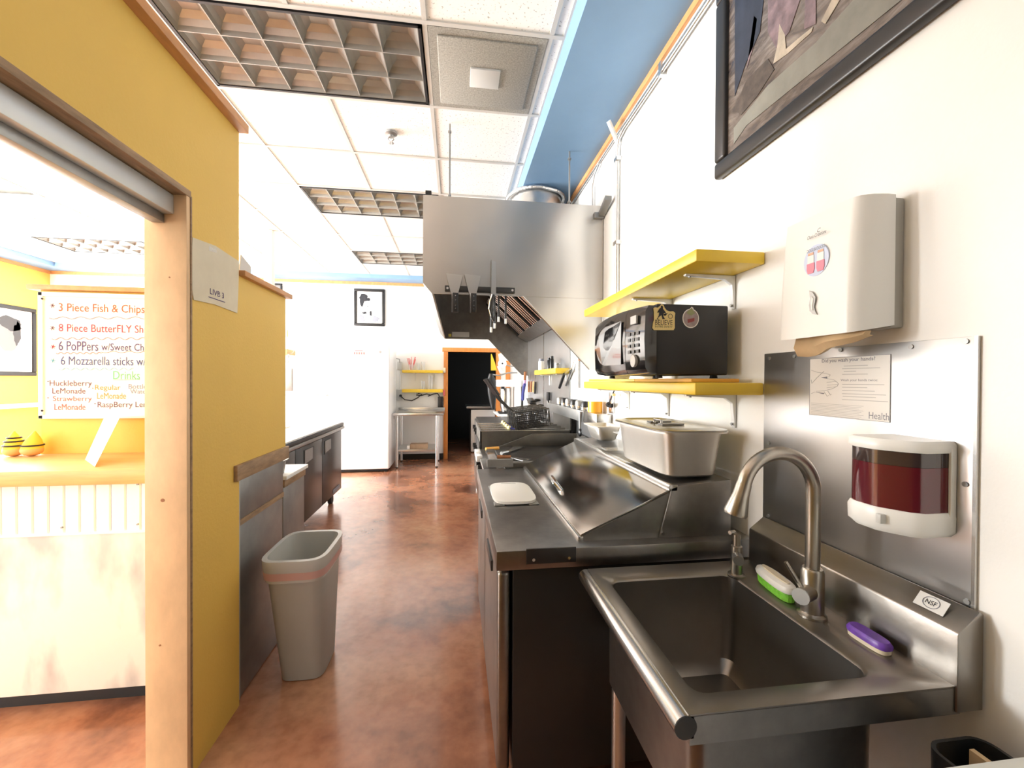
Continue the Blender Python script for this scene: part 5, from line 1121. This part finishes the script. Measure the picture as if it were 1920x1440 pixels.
MB().box(KX0+.012, KX1, KY0, KY0+.006, KZ-.055, KZ-.003).obj('near_apron', steel_dark, sk)
MB().tube([(KX0+.004, KY0-.0015, KZ-.022), (KX0+.004, KY0+.001, KZ-.022)], .021, 20).obj('end_cap', black_metal, sk)
MB().box(KX0+.004, KX0+.02, KY0, KY0+.006, KZ-.043, KZ-.003).obj('corner_gusset', steel_dark, sk)
MB().box(KX0+.012, KX1, KY1-.006, KY1, KZ-.055, KZ-.003).obj('far_apron', steel_dark, sk)
m = MB(); m.prism([(KX1-.012, KZ-.05), (XW-.008, KZ-.05), (XW-.008, .968), (XW-.016, .972), (KX1-.010, .935), (KX1-.012, .93)], 'Y', KY0-.004, KY1); m.obj('backsplash', steel_sink, sk, bev=.0015)
m = MB(); m.tube([(KX0+.085, KY0+.05, KZ+.0005), (BX1+.08, KY0+.05, KZ+.0005)], .001, 5)
MB().lathe(((BX0+BX1)/2, .95, BZ+.0005), [(.045, 0), (.043, .003), (.03, .003), (.028, .001)], 20).obj('drain', chrome, sk, smooth=True)
for xx, yy in ((.475, KY0+.06), (.475, KY1-.10), (.80, KY0+.06), (.80, KY1-.10)):
    MB().cyl((xx, yy, .0), (xx, yy, BZ-.008), .02, n=14).obj('leg', galv, sk, smooth=True)
MB().cyl((.64, .95, .2), (.64, .95, BZ-.01), .022, n=14).obj('drain_pipe', chrome, sk, smooth=True)
# label on the backsplash slope
a = Vector((KX1+.014, .745, .9585)); sl_ = Vector((.029, 0, .037)).normalized(); nn = Vector((-.037, 0, .029)).normalized()
nb = flat([a+Y_*.028-sl_*.017+nn*.002, a-Y_*.028-sl_*.017+nn*.002, a-Y_*.028+sl_*.014+nn*.002, a+Y_*.028+sl_*.014+nn*.002], nn, mat('label_silver', (.7, .7, .68), .5), sk, 'maker_label', th=.0008)
text('NSF', ink, nb, a+Y_*.010-sl_*.006+nn*.0035, -Y_, sl_, width=.02, height=.010)
m = MB(); m.tube([a+Y_*.0+(-Y_*math.cos(t)*.015+sl_*math.sin(t)*.012)+nn*.0035-sl_*.001 for t in [2*PI*k/20 for k in range(21)]], .0007, 5); m.obj('emblem_ring', ink_grey, nb)
# faucet
fst = mat('brushed_nickel', (.46, .43, .38), .33, 1, noise=(30, .15), stretch=(1, 1, .1))
fq = Vector((.893, .94, KZ)); fc = thing('faucet', 'brushed steel gooseneck pull-down faucet on the sink deck', 'faucet', fq)
MB().lathe(fq, [(.032, .0005), (.032, .006), (.025, .01), (.024, .012)], 24).obj('base_ring', fst, fc, smooth=True)
body_top = .115
MB().lathe(fq, [(.0255, .012), (.0255, body_top), (.022, body_top+.006)], 24).obj('body', fst, fc, smooth=True)
sd_dir = Vector((-1, .03, 0)).normalized(); R0 = .094
topc = Vector((fq.x, fq.y, 1.148)) + sd_dir*R0
pts = [Vector((fq.x, fq.y, KZ+body_top)), Vector((fq.x, fq.y, 1.04)), Vector((fq.x, fq.y, 1.11))] + arc(topc, -sd_dir, Z_, R0, 0, PI*.93, 18)
MB().tube(pts, .0165, 16).obj('gooseneck', fst, fc, smooth=True)
e0 = pts[-1]; dd = (pts[-1]-pts[-2]).normalized()
MB().tube([e0, e0+dd*.012, e0+dd*.03, e0+dd*.075, e0+dd*.082], [.0172, .018, .019, .0275, .025], 18).obj('spray_head', fst, fc, smooth=True)
MB().tube([Vector((fq.x, fq.y, KZ+.065))+Vector((-.018, -.01, 0)), Vector((fq.x-.058, fq.y-.03, KZ+.068))], .019, 16).obj('valve', fst, fc, smooth=True)
MB().tube([Vector((fq.x-.0585, fq.y-.0302, KZ+.068)), Vector((fq.x-.062, fq.y-.032, KZ+.068))], .0195, 16).obj('valve_cap', aluminium, fc, smooth=True)
MB().tube([Vector((fq.x-.045, fq.y-.02, KZ+.078)), Vector((fq.x-.075, fq.y+.0, KZ+.14))], [.006, .0045], 8).obj('lever', fst, fc, smooth=True)
# small filtered water tap at the far corner
tq = P(1392, 1078, Z=KZ); tq.x -= .02; tp = thing('soap_pump', 'small steel pump tap at the far corner of the sink deck', 'tap', tq)
MB().lathe(tq, [(.024, .0005), (.024, .005), (.016, .008), (.016, .09), (.011, .092), (.011, .125)], 18).obj('body', fst, tp, smooth=True)
MB().tube([tq+Vector((-.005, -.01, .062)), tq+Vector((-.022, -.04, .062))], .015, 14).obj('knob', steel_grey, tp, smooth=True)
MB().tube([tq+Vector((0, 0, .12)), tq+Vector((-.012, -.004, .135)), tq+Vector((-.03, -.01, .135))], .006, 8).obj('nozzle', fst, tp, smooth=True)
# scrub brush
b0, b1 = Vector((.905, 1.135, KZ)), Vector((.885, .995, KZ))
sbr = thing('scrub_brush', 'white scrub brush with green bristles lying behind the faucet', 'brush', (.895, 1.07, KZ))
ax = (b1-b0).normalized(); sd2 = ax.cross(Z_)
def brs(g, z): return [b0*.5+b1*.5 + ax*x + sd2*y + Z_*z for x, y in ring(0, 0, .072-g, .022-g, 24, .7)]
MB().loft([brs(.002, .002), brs(.0, .02), brs(.002, .026)]).obj('bristles', green_br, sbr)
MB().loft([brs(-.003, .026), brs(-.005, .032), brs(-.001, .042), brs(.010, .046)]).obj('back', white_pl, sbr, smooth=True)
MB().loft([brs(.012, .0462), brs(.013, .049)]).obj('label_pad', aged_paper, sbr)
# purple sponge
sq_ = Vector((.925, .822, KZ)); spg = thing('scrub_sponge', 'purple scrubber with pale sponge side lying right of the faucet', 'sponge', sq_)
def sp2(g, z): return [sq_ + Y_*(x) + X_*(y) + Z_*z for x, y in ring(0, 0, .045-g, .018-g, 20, .6)]
MB().loft([sp2(.001, .001), sp2(0, .010), sp2(.001, .011)]).obj('sponge', aged_paper, spg, smooth=True)
MB().loft([sp2(-.001, .011), sp2(-.002, .018), sp2(.003, .026)]).obj('purple_pad', purple, spg, smooth=True)
# ---------------------------------------------------------------- big framed photograph
bf = framed('framed_print', 'large black framed dim photograph high on the right wall', 'picture', 'X', XW-.001, .30, 1.527, 2.207, 2.94, .062, -.032, black_metal, photo_m)
def FPt(px, py): q = P(px, py, X=XW-.0166); return (XW-.0166, q.y, q.z)
pr_l = mat('print_beige', (.52, .44, .34), .4, noise=(18, .4)); pr_p = mat('print_mauve', (.26, .18, .19), .4, noise=(22, .6)); pr_n = mat('print_navy', (.035, .04, .06), .4, noise=(14, .5)); pr_g = mat('print_grey', (.25, .24, .20), .4, noise=(9, .3))
for pts, mt in (([(1378, 0), (1432, 0), (1425, 60), (1398, 120), (1378, 180)], pr_n), ([(1440, 0), (1500, 0), (1480, 60), (1455, 90), (1440, 60)], pr_p), ([(1462, 45), (1472, 65), (1474, 92), (1500, 70), (1525, 50), (1522, 60), (1478, 100), (1450, 120), (1458, 85)], pr_l), ([(1510, 0), (1530, 0), (1530, 45), (1508, 55)], pr_p), ([(1560, 0), (1575, 0), (1548, 45), (1540, 40)], pr_l), ([(1376, 205), (1400, 150), (1440, 110), (1452, 130), (1420, 180), (1390, 215)], mat('print_brown', (.12, .09, .07), .4, noise=(30, .7))), ([(1440, 160), (1530, 80), (1560, 45), (1600, 0), (1690, 0), (1480, 170), (1400, 235), (1376, 270), (1376, 240)], pr_g), ([(1405, 95), (1414, 30), (1420, 35), (1412, 90), (1400, 130)], pr_p)):
    flat([FPt(*p) for p in pts], (-1, 0, 0), mt, bf, 'print_patch', th=.0008+.0003*(mt is pr_l))
# ---------------------------------------------------------------- bottom-right corner: counter edge and black bin
ce = thing('side_counter', 'pale grey counter edge at the bottom right corner of the view', 'counter', (.75, .2, 0))
MB().box(.45, XW-.014, -.4, .553, .79, .82).obj('top', mat('pale_laminate', (.62, .62, .57), .5), ce, bev=.006)
MB().box(.50, XW-.014, -.38, .53, .06, .79).obj('carcass', grey_lt, ce)
MB().box(.53, XW-.014, -.36, .50, 0, .06).obj('plinth', black, ce)
bb = thing('black_bin', 'narrow black plastic bin between the sink and the pale counter', 'bin', (.91, .61, 0))
m = MB(); m.loft([rr4(.86, .965, .565, .645, .002, .02), rr4(.85, .975, .56, .655, .76, .03), rr4(.856, .969, .566, .649, .76, .025), rr4(.87, .955, .575, .635, .02, .02)], True, True); m.obj('body', black, bb, smooth=True)
MB().box(.925, .935, .58, .635, .50, .755).obj('cardboard', kraft, bb)
